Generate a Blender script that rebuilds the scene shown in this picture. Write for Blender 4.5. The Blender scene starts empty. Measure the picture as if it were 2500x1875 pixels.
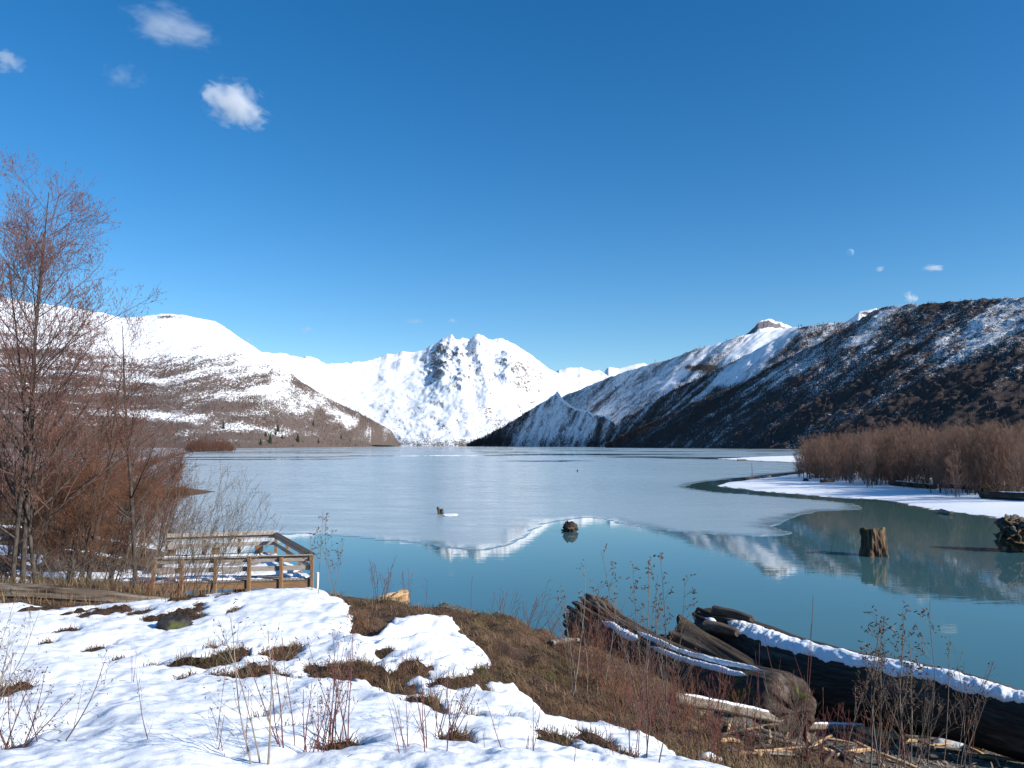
import bpy, bmesh, math, random
import numpy as np
from math import radians, pi
from mathutils import Vector

# ------------------------------------------------------------------ camera, sky, sun, exposure
F = 1962.0                       # focal length in pixels of a 2500 x 1875 frame
HORIZON = 1087.0
EYE = 7.0                        # metres above the lake
TH = math.atan((HORIZON - 937.5) / F)
SUN_AZ = radians(116)            # from +Y towards +X
SUN_EL = radians(27)

scene = bpy.context.scene
cam_data = bpy.data.cameras.new("camera")
cam_data.sensor_width = 36.0
cam_data.lens = F / 2500 * 36.0
cam_data.clip_start = 0.1
cam_data.clip_end = 60000
cam = bpy.data.objects.new("camera", cam_data)
scene.collection.objects.link(cam)
cam.location = (0, 0, EYE)
cam.rotation_euler = (pi / 2 + TH, 0, 0)
scene.camera = cam

world = bpy.data.worlds.new("World")
scene.world = world
world.use_nodes = True
wn = world.node_tree
wn.nodes.clear()
sky = wn.nodes.new("ShaderNodeTexSky")
sky.sky_type = 'NISHITA'
sky.sun_disc = False
sky.sun_elevation = SUN_EL
sky.sun_rotation = SUN_AZ
sky.altitude = 800
sky.air_density = 1.0
sky.dust_density = 0.25
sky.ozone_density = 3.0
hs = wn.nodes.new("ShaderNodeHueSaturation")
hs.inputs['Saturation'].default_value = 1.34
bg = wn.nodes.new("ShaderNodeBackground")
bg.inputs['Strength'].default_value = 0.118
wo = wn.nodes.new("ShaderNodeOutputWorld")
wn.links.new(sky.outputs[0], hs.inputs['Color'])
wn.links.new(hs.outputs[0], bg.inputs[0])
wn.links.new(bg.outputs[0], wo.inputs[0])

sun_data = bpy.data.lights.new("sun", 'SUN')
sun_data.energy = 5.0
sun_data.angle = radians(0.53)
sun_data.color = (1.0, 0.955, 0.89)
sun = bpy.data.objects.new("sun", sun_data)
scene.collection.objects.link(sun)
SUN_DIR = Vector((math.sin(SUN_AZ) * math.cos(SUN_EL), math.cos(SUN_AZ) * math.cos(SUN_EL), math.sin(SUN_EL)))
sun.rotation_euler = SUN_DIR.to_track_quat('Z', 'Y').to_euler()
sun.location = SUN_DIR * 300

vs = scene.view_settings
vs.view_transform = 'Standard'
vs.look = 'None'
vs.gamma = 1.0
vs.use_curve_mapping = False
vs.exposure = 0.38
scene.cycles.use_denoising = True
scene.cycles.max_bounces = 8
scene.cycles.diffuse_bounces = 3
scene.cycles.glossy_bounces = 4
scene.cycles.transparent_max_bounces = 16
scene.cycles.volume_bounces = 3

# ------------------------------------------------------------------ helpers
rng = np.random.default_rng(7)
random.seed(7)
COL = scene.collection
cT, sT = math.cos(TH), math.sin(TH)

def at(px, py, Y):
    """world point seen at photo pixel (px, py) at ground distance Y"""
    px = np.asarray(px, float); py = np.asarray(py, float); Y = np.asarray(Y, float)
    v = 937.5 - py
    dy = F * cT - v * sT
    dz = F * sT + v * cT
    k = Y / dy
    return np.stack([(px - 1250) * k, Y + 0 * k, EYE + dz * k], -1)

def onwater(px, py, z=0.0):
    v = 937.5 - np.asarray(py, float)
    dy = F * cT - v * sT
    dz = F * sT + v * cT
    return at(px, py, (z - EYE) / dz * dy)

def project(P):
    x, y, z = P[..., 0], P[..., 1], P[..., 2] - EYE
    d = y * cT + z * sT
    d = np.maximum(d, 1e-3)
    return 1250 + F * x / d, 937.5 - F * (z * cT - y * sT) / d

def hash2(ix, iy, seed):
    h = (ix.astype(np.int64) * 374761393 + iy.astype(np.int64) * 668265263 + seed * 1442695041) & 0xFFFFFFFF
    h = ((h ^ (h >> 13)) * 1274126177) & 0xFFFFFFFF
    h = h ^ (h >> 16)
    return (h & 0xFFFFFF) / float(0xFFFFFF)

def vnoise(x, y, seed=0):
    x = np.asarray(x, float); y = np.asarray(y, float)
    x, y = np.broadcast_arrays(x, y)
    ix, iy = np.floor(x), np.floor(y)
    fx, fy = x - ix, y - iy
    fx = fx * fx * fx * (fx * (fx * 6 - 15) + 10); fy = fy * fy * fy * (fy * (fy * 6 - 15) + 10)
    a = hash2(ix, iy, seed); b = hash2(ix + 1, iy, seed)
    c = hash2(ix, iy + 1, seed); d = hash2(ix + 1, iy + 1, seed)
    return (a + (b - a) * fx) * (1 - fy) + (c + (d - c) * fx) * fy

def fbm(x, y, oct=4, seed=0, gain=0.5, lac=2.03):
    s = 0; a = 1; t = 0
    for o in range(oct):
        s = s + a * vnoise(x, y, seed + o * 17); t += a
        a *= gain; x = x * lac + 3.7; y = y * lac + 1.3
    return s / t          # 0..1

def ridged(x, y, oct=4, seed=0, gain=0.5):
    s = 0; a = 1; t = 0
    for o in range(oct):
        s = s + a * (1 - np.abs(2 * vnoise(x, y, seed + o * 17) - 1)); t += a
        a *= gain; x = x * 2.07 + 5.1; y = y * 2.07 + 2.2
    return s / t

def smooth(a, b, x):
    t = np.clip((x - a) / (b - a), 0, 1)
    return t * t * (3 - 2 * t)

def mesh_arrays(name, V, faces, mat=None, smooth_shade=True, mats=None, fmat=None, attrs=None):
    """faces: list of (M,k) int arrays"""
    me = bpy.data.meshes.new(name)
    V = np.ascontiguousarray(V, np.float32)
    me.vertices.add(len(V)); me.vertices.foreach_set("co", V.ravel())
    loops = np.concatenate([f.ravel() for f in faces]).astype(np.int32)
    sizes = np.concatenate([np.full(len(f), f.shape[1], np.int32) for f in faces])
    starts = np.concatenate([[0], np.cumsum(sizes)[:-1]]).astype(np.int32)
    me.loops.add(len(loops)); me.loops.foreach_set("vertex_index", loops)
    me.polygons.add(len(sizes)); me.polygons.foreach_set("loop_start", starts)
    try: me.polygons.foreach_set("loop_total", sizes)
    except Exception: pass
    if mats:
        for m in mats: me.materials.append(m)
    elif mat: me.materials.append(mat)
    if fmat is not None: me.polygons.foreach_set("material_index", np.asarray(fmat, np.int32))
    me.update(calc_edges=True)
    me.polygons.foreach_set("use_smooth", np.full(len(sizes), smooth_shade, bool))
    if attrs:
        for k, a in attrs.items():
            if a.ndim == 1:
                at_ = me.attributes.new(k, 'FLOAT', 'POINT'); at_.data.foreach_set("value", a.astype(np.float32))
            else:
                at_ = me.attributes.new(k, 'FLOAT_VECTOR', 'POINT'); at_.data.foreach_set("vector", a.astype(np.float32).ravel())
    return me

def obj(name, me, parent=None, loc=None):
    o = bpy.data.objects.new(name, me)
    COL.objects.link(o)
    if parent is not None: o.parent = parent
    if loc is not None: o.location = loc
    return o

def tag(o, label, cat=None, group=None, kind=None):
    o["label"] = label
    if cat: o["category"] = cat
    if group: o["group"] = group
    if kind: o["kind"] = kind
    return o

def thing(name, label, cat, loc=(0, 0, 0), rz=0.0, group=None):
    o = obj(name, None)
    o.location = loc; o.rotation_euler = (0, 0, rz)
    return tag(o, label, cat, group)

def copy_tree(root, loc, rz, scale, label=None, group=None):
    r = root.copy(); COL.objects.link(r)
    r.location = loc; r.rotation_euler = (0, 0, rz); r.scale = scale
    if label: r["label"] = label
    if group: r["group"] = group
    for ch in root.children:
        c = ch.copy(); COL.objects.link(c); c.parent = r
    return r

def grid_faces(nu, nv, wrap=False):
    i = np.arange(nu - (0 if wrap else 1))[:, None]; j = np.arange(nv - 1)[None, :]
    i2 = (i + 1) % nu
    return np.stack([i * nv + j, i2 * nv + j, i2 * nv + j + 1, i * nv + j + 1], -1).reshape(-1, 4)

# ------------------------------------------------------------------ materials
def new_mat(name):
    m = bpy.data.materials.new(name); m.use_nodes = True
    nt = m.node_tree; nt.nodes.clear()
    out = nt.nodes.new("ShaderNodeOutputMaterial")
    return m, nt, out

class N:
    def __init__(s, nt): s.nt = nt
    def add(s, t, **kw):
        n = s.nt.nodes.new(t)
        for k, v in kw.items(): setattr(n, k, v)
        return n
    def link(s, a, b): s.nt.links.new(a, b)
    def val(s, sock, v):
        if isinstance(v, bpy.types.NodeSocket): s.nt.links.new(v, sock)
        elif isinstance(v, (tuple, list)) and len(v) == 3 and sock.type == 'RGBA': sock.default_value = (*v, 1)
        else: sock.default_value = v
    def coord(s, kind='Object'):
        return s.add("ShaderNodeTexCoord").outputs[kind]
    def mapping(s, vec, scale=(1, 1, 1), rot=(0, 0, 0), loc=(0, 0, 0)):
        m = s.add("ShaderNodeMapping"); s.link(vec, m.inputs[0])
        m.inputs['Scale'].default_value = scale; m.inputs['Rotation'].default_value = rot; m.inputs['Location'].default_value = loc
        return m.outputs[0]
    def noise(s, vec, scale=1.0, detail=4, rough=0.55, dist=0.0):
        n = s.add("ShaderNodeTexNoise"); s.link(vec, n.inputs['Vector'])
        n.inputs['Scale'].default_value = scale; n.inputs['Detail'].default_value = detail
        n.inputs['Roughness'].default_value = rough; n.inputs['Distortion'].default_value = dist
        return n.outputs[0]
    def voronoi(s, vec, scale, feature='F1', out='Distance'):
        n = s.add("ShaderNodeTexVoronoi", feature=feature); s.link(vec, n.inputs['Vector'])
        n.inputs['Scale'].default_value = scale
        return n.outputs[out]
    def maprange(s, v, a, b, c=0.0, d=1.0, kind='SMOOTHSTEP'):
        n = s.add("ShaderNodeMapRange", interpolation_type=kind)
        s.val(n.inputs[0], v); s.val(n.inputs[1], a); s.val(n.inputs[2], b); s.val(n.inputs[3], c); s.val(n.inputs[4], d)
        return n.outputs[0]
    def math(s, op, a, b=0.0, c=0.0, clamp=False):
        n = s.add("ShaderNodeMath", operation=op); n.use_clamp = clamp
        s.val(n.inputs[0], a); s.val(n.inputs[1], b); s.val(n.inputs[2], c)
        return n.outputs[0]
    def mix(s, f, a, b):
        n = s.add("ShaderNodeMix", data_type='RGBA')
        s.val(n.inputs[0], f); s.val(n.inputs[6], a); s.val(n.inputs[7], b)
        return n.outputs[2]
    def attr(s, name, out='Fac'):
        n = s.add("ShaderNodeAttribute"); n.attribute_name = name
        return n.outputs[out]
    def bump(s, h, strength=0.5, dist=0.05, normal=None):
        n = s.add("ShaderNodeBump"); s.val(n.inputs['Strength'], strength); s.val(n.inputs['Distance'], dist); s.val(n.inputs['Height'], h)
        if normal is not None: s.link(normal, n.inputs['Normal'])
        return n.outputs[0]
    def pbsdf(s, color, rough=0.8, spec=0.3, normal=None, **kw):
        n = s.add("ShaderNodeBsdfPrincipled")
        s.val(n.inputs['Base Color'], color); s.val(n.inputs['Roughness'], rough)
        s.val(n.inputs['Specular IOR Level'], spec)
        if normal is not None: s.link(normal, n.inputs['Normal'])
        for k, v in kw.items(): s.val(n.inputs[k], v)
        return n.outputs[0]

def mat_two(name, c1, c2, scale=5.0, rough=0.85, stretch=(1, 1, 1), bump=0.0, bdist=0.02, c3=None, detail=5, lo=0.35, hi=0.65, spec=0.25):
    m, nt, out = new_mat(name); n = N(nt)
    co = n.mapping(n.coord(), scale=stretch)
    f = n.maprange(n.noise(co, scale, detail, 0.6), lo, hi)
    col = n.mix(f, c1, c2)
    if c3: col = n.mix(n.maprange(n.noise(co, scale * 0.37, 3), 0.52, 0.68), col, c3)
    nrm = n.bump(n.noise(co, scale * 2.5, 4, 0.65), bump, bdist) if bump else None
    n.link(n.pbsdf(col, rough, spec, nrm), out.inputs[0])
    return m

def make_snow(name="snow", s=1.0):
    m, nt, out = new_mat(name); n = N(nt)
    co = n.coord()
    h = n.math('ADD', n.math('MULTIPLY', n.noise(co, 7 * s, 5, 0.55), 1.0), n.math('ADD', n.math('MULTIPLY', n.noise(co, 24 * s, 4, 0.6), 0.42), n.math('MULTIPLY', n.noise(co, 80 * s, 3, 0.6), 0.14)))
    nrm = n.bump(h, 0.34, 0.035 / s)
    f = n.maprange(n.noise(co, 1.7 * s, 4), 0.35, 0.7)
    col = n.mix(f, (0.86, 0.875, 0.90), (0.90, 0.905, 0.91))
    n.link(n.pbsdf(col, 0.6, 0.25, nrm), out.inputs[0])
    return m

SNOW = make_snow()
BARK = mat_two("bark_grey", (0.032, 0.025, 0.021), (0.10, 0.08, 0.066), 14, 0.9, (1, 1, 0.35), 0.5, 0.01)
TWIG_RED = mat_two("twig_red", (0.16, 0.068, 0.045), (0.095, 0.052, 0.042), 3, 0.75)
TWIG_TOP = mat_two("twig_mauve", (0.20, 0.10, 0.078), (0.13, 0.07, 0.055), 3, 0.75)
TWIG_ORANGE = mat_two("twig_orange", (0.21, 0.09, 0.045), (0.115, 0.058, 0.038), 2, 0.8)
TWIG_GREY = mat_two("twig_grey", (0.19, 0.155, 0.125), (0.105, 0.08, 0.065), 3, 0.75)
TWIG_PALE = mat_two("twig_pale", (0.30, 0.25, 0.20), (0.18, 0.14, 0.11), 4, 0.75)
TWIG_DARKRED = mat_two("twig_darkred", (0.17, 0.055, 0.045), (0.10, 0.045, 0.04), 4, 0.65)
CATKIN = mat_two("catkin", (0.21, 0.10, 0.085), (0.15, 0.08, 0.068), 6, 0.8)
BUD = mat_two("bud", (0.11, 0.06, 0.04), (0.07, 0.045, 0.035), 9, 0.8)
THICKET = mat_two("thicket_twig", (0.235, 0.14, 0.10), (0.15, 0.092, 0.068), 0.25, 0.8)
THICKET_TRUNK = mat_two("thicket_trunk", (0.13, 0.10, 0.085), (0.07, 0.05, 0.045), 1.2, 0.85)
ROCK = mat_two("dark_rock", (0.02, 0.019, 0.019), (0.055, 0.05, 0.047), 9, 0.85, (1, 1, 1), 0.7, 0.03, c3=(0.075, 0.085, 0.02))
STONE = mat_two("grey_stone", (0.16, 0.16, 0.165), (0.28, 0.275, 0.27), 20, 0.85, (1, 1, 1), 0.5, 0.01)
WOOD_PALE = mat_two("pale_wood", (0.52, 0.31, 0.15), (0.66, 0.46, 0.27), 9, 0.8, (1, 5, 5), 0.4, 0.01, c3=(0.30, 0.17, 0.08))
GRASS = mat_two("dead_grass", (0.105, 0.058, 0.03), (0.27, 0.185, 0.095), 1.8, 0.85, c3=(0.085, 0.085, 0.028), lo=0.4, hi=0.62)
WOOD_CHIP = mat_two("wood_chip", (0.36, 0.25, 0.15), (0.14, 0.095, 0.065), 2.6, 0.85, c3=(0.30, 0.26, 0.22), lo=0.42, hi=0.58)
GRASS2 = mat_two("wet_dead_grass", (0.075, 0.042, 0.026), (0.13, 0.075, 0.04), 2.8, 0.85, c3=(0.085, 0.085, 0.02))

# ------------------------------------------------------------------ foreshore: control points -> smooth ground
CTRL = []
def cp(px, py, Y): CTRL.append(tuple(at(px, py, Y)))
for a in [(0,1875,5.0),(600,1875,4.8),(1100,1875,5.0),(1500,1875,6.5),(1800,1875,9.3),(2100,1875,11.5),(2500,1875,13.4),
          (0,1700,8.5),(500,1700,8.5),(1000,1700,9.0),(1280,1730,10.0),(1500,1790,10.0),
          (0,1560,13.0),(300,1570,13.0),(650,1560,13.6),(900,1580,13.0),(1080,1600,13.0),
          (-250,1480,18.0),(0,1480,18.0),(230,1494,18.0),(440,1468,19.0),(600,1463,19.5),(730,1460,19.6),(830,1460,19.5),(930,1476,19.0),(1050,1492,18.5),
          (1130,1487,18.0),(1230,1512,17.5),(1350,1575,16.5),(1450,1630,15.5),(1560,1690,14.5),(1700,1745,13.8),
          (1850,1790,14.0),(2000,1815,14.5),(2200,1805,16.0),(2400,1855,14.5),(2500,1868,14.2),
          (55,1432,23),(150,1435,24),(-300,1420,24),(300,1432,24),(0,1335,42),(-400,1330,42),(200,1290,60)]:
    cp(*a)
CTRL += [(0,0,5.35),(-6,0,5.4),(6,0,4.7),(12,2,3.2),(18,4,2.2),(0,-12,5.9),(-14,-10,6.2),(14,-12,4.0),(-25,2,5.6),(-25,15,4.4),(-40,25,4.4),(-40,60,3.4),
         (26,12,1.2),(34,10,1.0),(26,20,-0.6),(34,22,-1.0),(20,22,-0.8),(14,22.5,-0.6),(9,19,1.0),(9,23,-0.6),(5,20.5,0.9),(5,24,-0.6),(2,20.5,1.5),(1.5,24.5,-0.6),
         (-2,22,1.6),(-2,26,-0.7),(-6,23,1.6),(-6,28,-0.6),(-10,26,1.4),(-9.5,31,0.1),(-9,35,-0.9),(-13,33,0.7),(-17,36,0.8),(-18.5,44,0.3),(-12,42,-1.8),(-23,52,0.4),(-15,55,-2.2),
         (0,35,-2.5),(12,32,-2.5),(26,34,-2.8),(0,60,-4),(30,60,-4),(-28,70,-1.2),(-34,86,-2.0),(-42,90,-0.8),(-30,100,-2.5),(-55,95,2.4),(-62,60,4.5)]
CTRL = np.array(CTRL)

class TPS:
    def __init__(s, P, lam=0.02):
        s.c = P[:, :2] / 20.0; n = len(P)
        d = np.linalg.norm(s.c[:, None] - s.c[None], axis=-1)
        K = s.phi(d) + lam * np.eye(n) * 0.05
        Q = np.concatenate([np.ones((n, 1)), s.c], 1)
        A = np.block([[K, Q], [Q.T, np.zeros((3, 3))]])
        s.w = np.linalg.solve(A, np.concatenate([P[:, 2], np.zeros(3)]))
    @staticmethod
    def phi(d): return d * d * np.log(d + 1e-9)
    def __call__(s, x, y):
        x = np.asarray(x, float); y = np.asarray(y, float)
        sh = x.shape; q = np.stack([x.ravel(), y.ravel()], -1) / 20.0
        r = np.empty(len(q))
        for i in range(0, len(q), 40000):
            d = np.linalg.norm(q[i:i + 40000, None] - s.c[None], axis=-1)
            r[i:i + 40000] = s.phi(d) @ s.w[:-3] + s.w[-3] + q[i:i + 40000] @ s.w[-2:]
        return r.reshape(sh)
tps = TPS(CTRL)

def ground_z(x, y):
    z = tps(x, y)
    z = z + (fbm(x * 0.9, y * 0.9, 4, 3) - 0.5) * 0.16 + (fbm(x * 5, y * 5, 3, 9) - 0.5) * 0.05
    lm = smooth(-4.5, -2.0, x) * smooth(7.0, 5.0, x) * smooth(8, 11, y) * smooth(21, 18.5, y)
    z = z + lm * (fbm(x * 1.5, y * 1.5, 3, 203) - 0.5) * 0.42
    return z

def hit(px, py, zoff=0.0):
    """where the sight line through a photo pixel meets the foreshore"""
    Y = np.exp(np.linspace(math.log(3.0), math.log(60), 500))
    P = at(np.full_like(Y, px), np.full_like(Y, py), Y)
    g = ground_z(P[:, 0], P[:, 1]) + zoff
    k = np.argmax(P[:, 2] < g)
    if P[k, 2] >= g[k]: k = len(Y) - 1
    return np.array([P[k, 0], P[k, 1], g[k]])

# snow outline on the foreshore
edge_px = [(830,1468),(850,1482),(845,1505),(862,1520),(858,1548),(880,1565),(915,1560),(940,1535),(952,1518),(1000,1512),(1060,1510),(1105,1514),
           (1120,1545),(1155,1580),(1192,1612),(1190,1626),(1160,1642),(1150,1660),(1172,1682),(1205,1676),(1250,1680),(1290,1703),(1320,1735),
           (1342,1762),(1400,1772),(1442,1778),(1462,1768),(1540,1788),(1600,1822),(1640,1842),(1690,1878)]
edge_w = [hit(*p)[:2] for p in edge_px]
snow_poly = np.array([tuple(e) for e in edge_w] + [(3.2, 6.0), (4.5, 3.0), (7, -2), (9, -14), (-40, -14), (-40, 18.4), (-13.5, 18.4), (-11.2, 18.0), (-9.6, 17.9), (-8.0, 19.0), (-6.4, 19.7), (-5.0, 19.9)])

def poly_sdist(x, y, poly):
    """positive inside"""
    d = np.full(x.shape, 1e9); ins = np.zeros(x.shape, bool)
    n = len(poly)
    for i in range(n):
        ax, ay = poly[i]; bx, by = poly[(i + 1) % n]
        ex, ey = bx - ax, by - ay
        t = np.clip(((x - ax) * ex + (y - ay) * ey) / (ex * ex + ey * ey + 1e-12), 0, 1)
        d = np.minimum(d, np.hypot(x - ax - t * ex, y - ay - t * ey))
        c = ((ay > y) != (by > y))
        xi = ax + (y - ay) * ex / (ey if abs(ey) > 1e-12 else 1e-12)
        ins ^= c & (x < xi)
    return np.where(ins, d, -d)

# bare patches in the snow: px, py, width, height (photo pixels)
patches = [(427,1518,80,62),(505,1634,92,46),(525,1591,45,10),(708,1612,62,46),(640,1650,95,30),(800,1662,92,60),(236,1595,44,16),(290,1616,32,9),(362,1638,24,10),
           (317,1512,38,16),(150,1551,36,9),(112,1577,24,9),(95,1497,52,9),(195,1504,46,13),(255,1504,70,15),(456,1663,30,8),(631,1758,26,14),(700,1791,62,13),
           (830,1831,56,30),(18,1852,60,40),(582,1490,18,8),(932,1668,92,72),(870,1652,70,30),(1013,1652,48,84),(977,1701,74,40),(1054,1733,92,40),(1127,1689,82,32),
           (1139,1760,44,9),(842,1729,26,8),(945,1600,26,13),(1245,1766,34,9),(1359,1827,70,34),(1465,1831,92,34),(1090,1815,66,13),(1534,1862,70,22),(1010,1620,24,14),
           (20,1700,60,18),(15,1738,40,8),(455,1470,50,9),(545,1464,40,8),(490,1480,34,10)]
patch_w = []
for (px, py, w, h) in patches:
    c = hit(px, py); t = hit(px, py - h / 2); b = hit(px, py + h / 2)
    rx = w / 2 * c[1] / F * 1.12; ry = max(np.hypot(*(t - b)[:2]) / 2 * 1.15, 0.05)
    patch_w.append((c[0], c[1], rx, min(ry, rx * 2.5)))
extra_snow = []
for (px, py, w, h) in [(2250,1787,150,16),(2330,1815,90,26),(2120,1783,120,9),(1730,1853,60,10)]:
    c = hit(px, py); t = hit(px, py - h / 2); b = hit(px, py + h / 2)
    extra_snow.append((c[0], c[1], w / 2 * c[1] / F, max(np.hypot(*(t - b)[:2]) / 2, 0.08)))

def mounds(x, y):
    h = np.zeros(np.shape(x))
    wx = (fbm(x * 2.3, y * 2.3, 4, 121, 0.6) - 0.5) * 3.4; wy = (fbm(x * 2.3 + 9, y * 2.3, 4, 131, 0.6) - 0.5) * 3.4
    for (cx, cy, rx, ry) in patch_w:
        a = min(0.16, 0.55 * min(rx, ry))
        h = np.maximum(h, a * np.exp(-((x - cx) / (rx * 0.95) + wx) ** 2 - ((y - cy) / (ry * 0.95) + wy) ** 2))
    return h * (0.6 + 0.8 * fbm(x * 7, y * 7, 3, 71))

def snow_m(x, y):
    wob = (fbm(x * 3.2, y * 3.2, 4, 21) - 0.5) * 0.42 + (fbm(x * 9, y * 9, 4, 31, 0.6) - 0.5) * 0.26
    m = poly_sdist(x, y, snow_poly) + wob * 0.55
    wx = (fbm(x * 2.3, y * 2.3, 4, 121, 0.6) - 0.5) * 3.4; wy = (fbm(x * 2.3 + 9, y * 2.3, 4, 131, 0.6) - 0.5) * 3.4
    for (cx, cy, rx, ry) in patch_w:
        q = np.hypot((x - cx) / rx + wx, (y - cy) / ry + wy)
        m = np.minimum(m, (q - 1) * min(rx, ry) + wob * min(0.8, 1.7 * min(rx, ry)) - 0.01)
    for (cx, cy, rx, ry) in extra_snow:
        q = np.hypot((x - cx) / rx, (y - cy) / ry)
        m = np.maximum(m, (1 - q) * min(rx, ry) + wob * 0.5)
    back = smooth(25, 30, y) * smooth(-9.5, -12, x)
    mb = (fbm(x * 0.22, y * 0.22, 4, 77) - 0.47) * 2.2
    m = np.where(back > 0.01, np.maximum(m, mb * back - 0.2 * (1 - back)), m)
    return m

def snow_top(x, y, gz, m):
    pos = 0.10 * (1 - np.exp(-np.maximum(m, 0) / 0.07)) + 0.05 * smooth(0.1, 0.9, m)
    T = np.where(m > 0, pos, np.maximum(m * 1.6, -0.25))
    lump = (fbm(x * 1.0, y * 1.4, 3, 41) - 0.5) * 0.06 + (fbm(x * 4.3, y * 5.6, 2, 55) - 0.5) * 0.034 * (0.3 + 1.4 * smooth(0.35, 0.7, fbm(x * 0.5, y * 0.5, 2, 91))) + (fbm(x * 9, y * 9, 3, 65) - 0.5) * 0.026
    return gz + T + lump * smooth(0.0, 0.25, m)

def polar(nang, nrad, r0, r1, wide=False):
    core = np.linspace(radians(-41), radians(41), nang)
    side = np.linspace(radians(44), radians(316), 60)
    a = np.concatenate([core, side])
    ex = lambda a, b, k: np.exp(np.linspace(math.log(a), math.log(b), k, endpoint=False))
    r = np.concatenate([ex(r0, 4.2, int(nrad * 0.06)), ex(4.2, 21, int(nrad * 0.78)), np.exp(np.linspace(math.log(21), math.log(r1), nrad - int(nrad * 0.06) - int(nrad * 0.78)))])
    A, R_ = np.meshgrid(a, r, indexing='ij')
    return R_ * np.sin(A), R_ * np.cos(A), len(a)

def build_sheet(name, fn, nang, nrad, r0, r1, mat, attrs_fn=None):
    x, y, na = polar(nang, nrad, r0, r1)
    z, at_ = fn(x, y)
    V = np.stack([x, y, z], -1).reshape(-1, 3)
    fc = grid_faces(na, nrad, wrap=True)[:, ::-1]
    V = np.concatenate([V, [[0, 0, float(z[:, 0].mean())]]])
    ring = np.arange(na) * nrad
    fan = np.stack([ring, np.roll(ring, -1), np.full(na, len(V) - 1)], -1)[:, ::-1]
    at2 = {k: np.concatenate([v.ravel(), [v.mean()]]) for k, v in at_.items()}
    return obj(name, mesh_arrays(name, V, [fc, fan], mat, True, attrs=at2))

# ground material: dead grass litter, gravel on the crest and the lower beach
GROUND, nt, out = new_mat("foreshore_soil"); n = N(nt)
co = n.coord()
c1 = n.mix(n.maprange(n.noise(co, 3, 6, 0.65), 0.35, 0.65), (0.065, 0.037, 0.024), (0.15, 0.088, 0.05))
c1 = n.mix(n.maprange(n.noise(co, 1.3, 5, 0.65), 0.56, 0.70), c1, (0.10, 0.085, 0.032))
c1 = n.mix(n.maprange(n.noise(n.mapping(co, (1, 3, 1)), 16, 4, 0.7), 0.60, 0.68), c1, (0.27, 0.19, 0.11))
c1 = n.mix(n.attr('wet'), c1, n.mix(n.maprange(n.noise(co, 9, 5, 0.65), 0.42, 0.6), (0.035, 0.02, 0.014), (0.105, 0.058, 0.03)))
vr = n.voronoi(co, 24, 'F1', 'Color')
gcol = n.mix(n.maprange(n.noise(vr, 2.5, 1), 0.3, 0.7), (0.085, 0.08, 0.07), (0.20, 0.185, 0.15))
gcol = n.mix(n.maprange(n.noise(co, 55, 2), 0.66, 0.72), gcol, (0.42, 0.38, 0.30))
gr = n.attr("gravel")
c = n.mix(n.maprange(n.math('ADD', gr, n.math('MULTIPLY', n.math('SUBTRACT', n.noise(co, 4, 5), 0.5), 1.0)), 0.4, 0.6), c1, gcol)
hh = n.math('ADD', n.noise(co, 26, 6, 0.7), n.math('MULTIPLY', n.voronoi(co, 24), 0.6))
n.link(n.pbsdf(c, 0.9, 0.2, n.bump(hh, 0.9, 0.04)), out.inputs[0])

def gravel_f(x, y, z):
    px, py = project(np.stack([x, y, z], -1))
    crest = np.exp(-((x + 1.2) / 1.6) ** 2 - ((y - 18.2) / 1.1) ** 2) * 1.1
    crest = np.maximum(crest, np.exp(-((x + 3.6) / 2.2) ** 2 - ((y - 19.6) / 0.7) ** 2))
    beach = smooth(2.9, 2.2, z) * smooth(2.5, 4.5, x)
    return np.clip(crest + beach, 0, 1)

def ground_fn(x, y):
    z = ground_z(x, y); mo = mounds(x, y)
    return z + mo, {"gravel": gravel_f(x, y, z), "wet": np.clip(mo * 14, 0, 1)}
ground = build_sheet("ground", ground_fn, 310, 230, 2.3, 130.0, GROUND)
tag(ground, "brown bank of dead grass, soil and gravel above the lake", "ground", kind="structure")

def snow_fn(x, y):
    z = ground_z(x, y); m = snow_m(x, y)
    return snow_top(x, y, z, m), {}
snow = build_sheet("snow", snow_fn, 520, 370, 2.3, 62.0, SNOW)
tag(snow, "melting lumpy white snow covering the foreground slope", "snow", kind="structure")

# ------------------------------------------------------------------ lake and ice
WATER, nt, out = new_mat("lake_water"); n = N(nt)
co = n.coord()
h1 = n.noise(n.mapping(co, (0.35, 1.2, 1)), 1.0, 3, 0.5)
h2 = n.noise(n.mapping(co, (1.5, 3.5, 1)), 1.0, 2, 0.5)
nrm = n.bump(n.math('ADD', h1, n.math('MULTIPLY', h2, 0.3)), 0.022, 0.10)
body = n.mix(n.maprange(n.noise(co, 0.035, 2), 0.35, 0.65), (0.050, 0.120, 0.132), (0.062, 0.136, 0.120))
n.link(n.pbsdf(body, 0.02, 0.5, nrm, IOR=1.333), out.inputs[0])
R = 24000
lake = obj("water", mesh_arrays("water", np.array([[-R, -200, 0], [R, -200, 0], [R, R, 0], [-R, R, 0]]), [np.array([[0, 1, 2, 3]])], WATER))
tag(lake, "still turquoise lake water mirroring sky and mountains", "lake", kind="structure")

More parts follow.
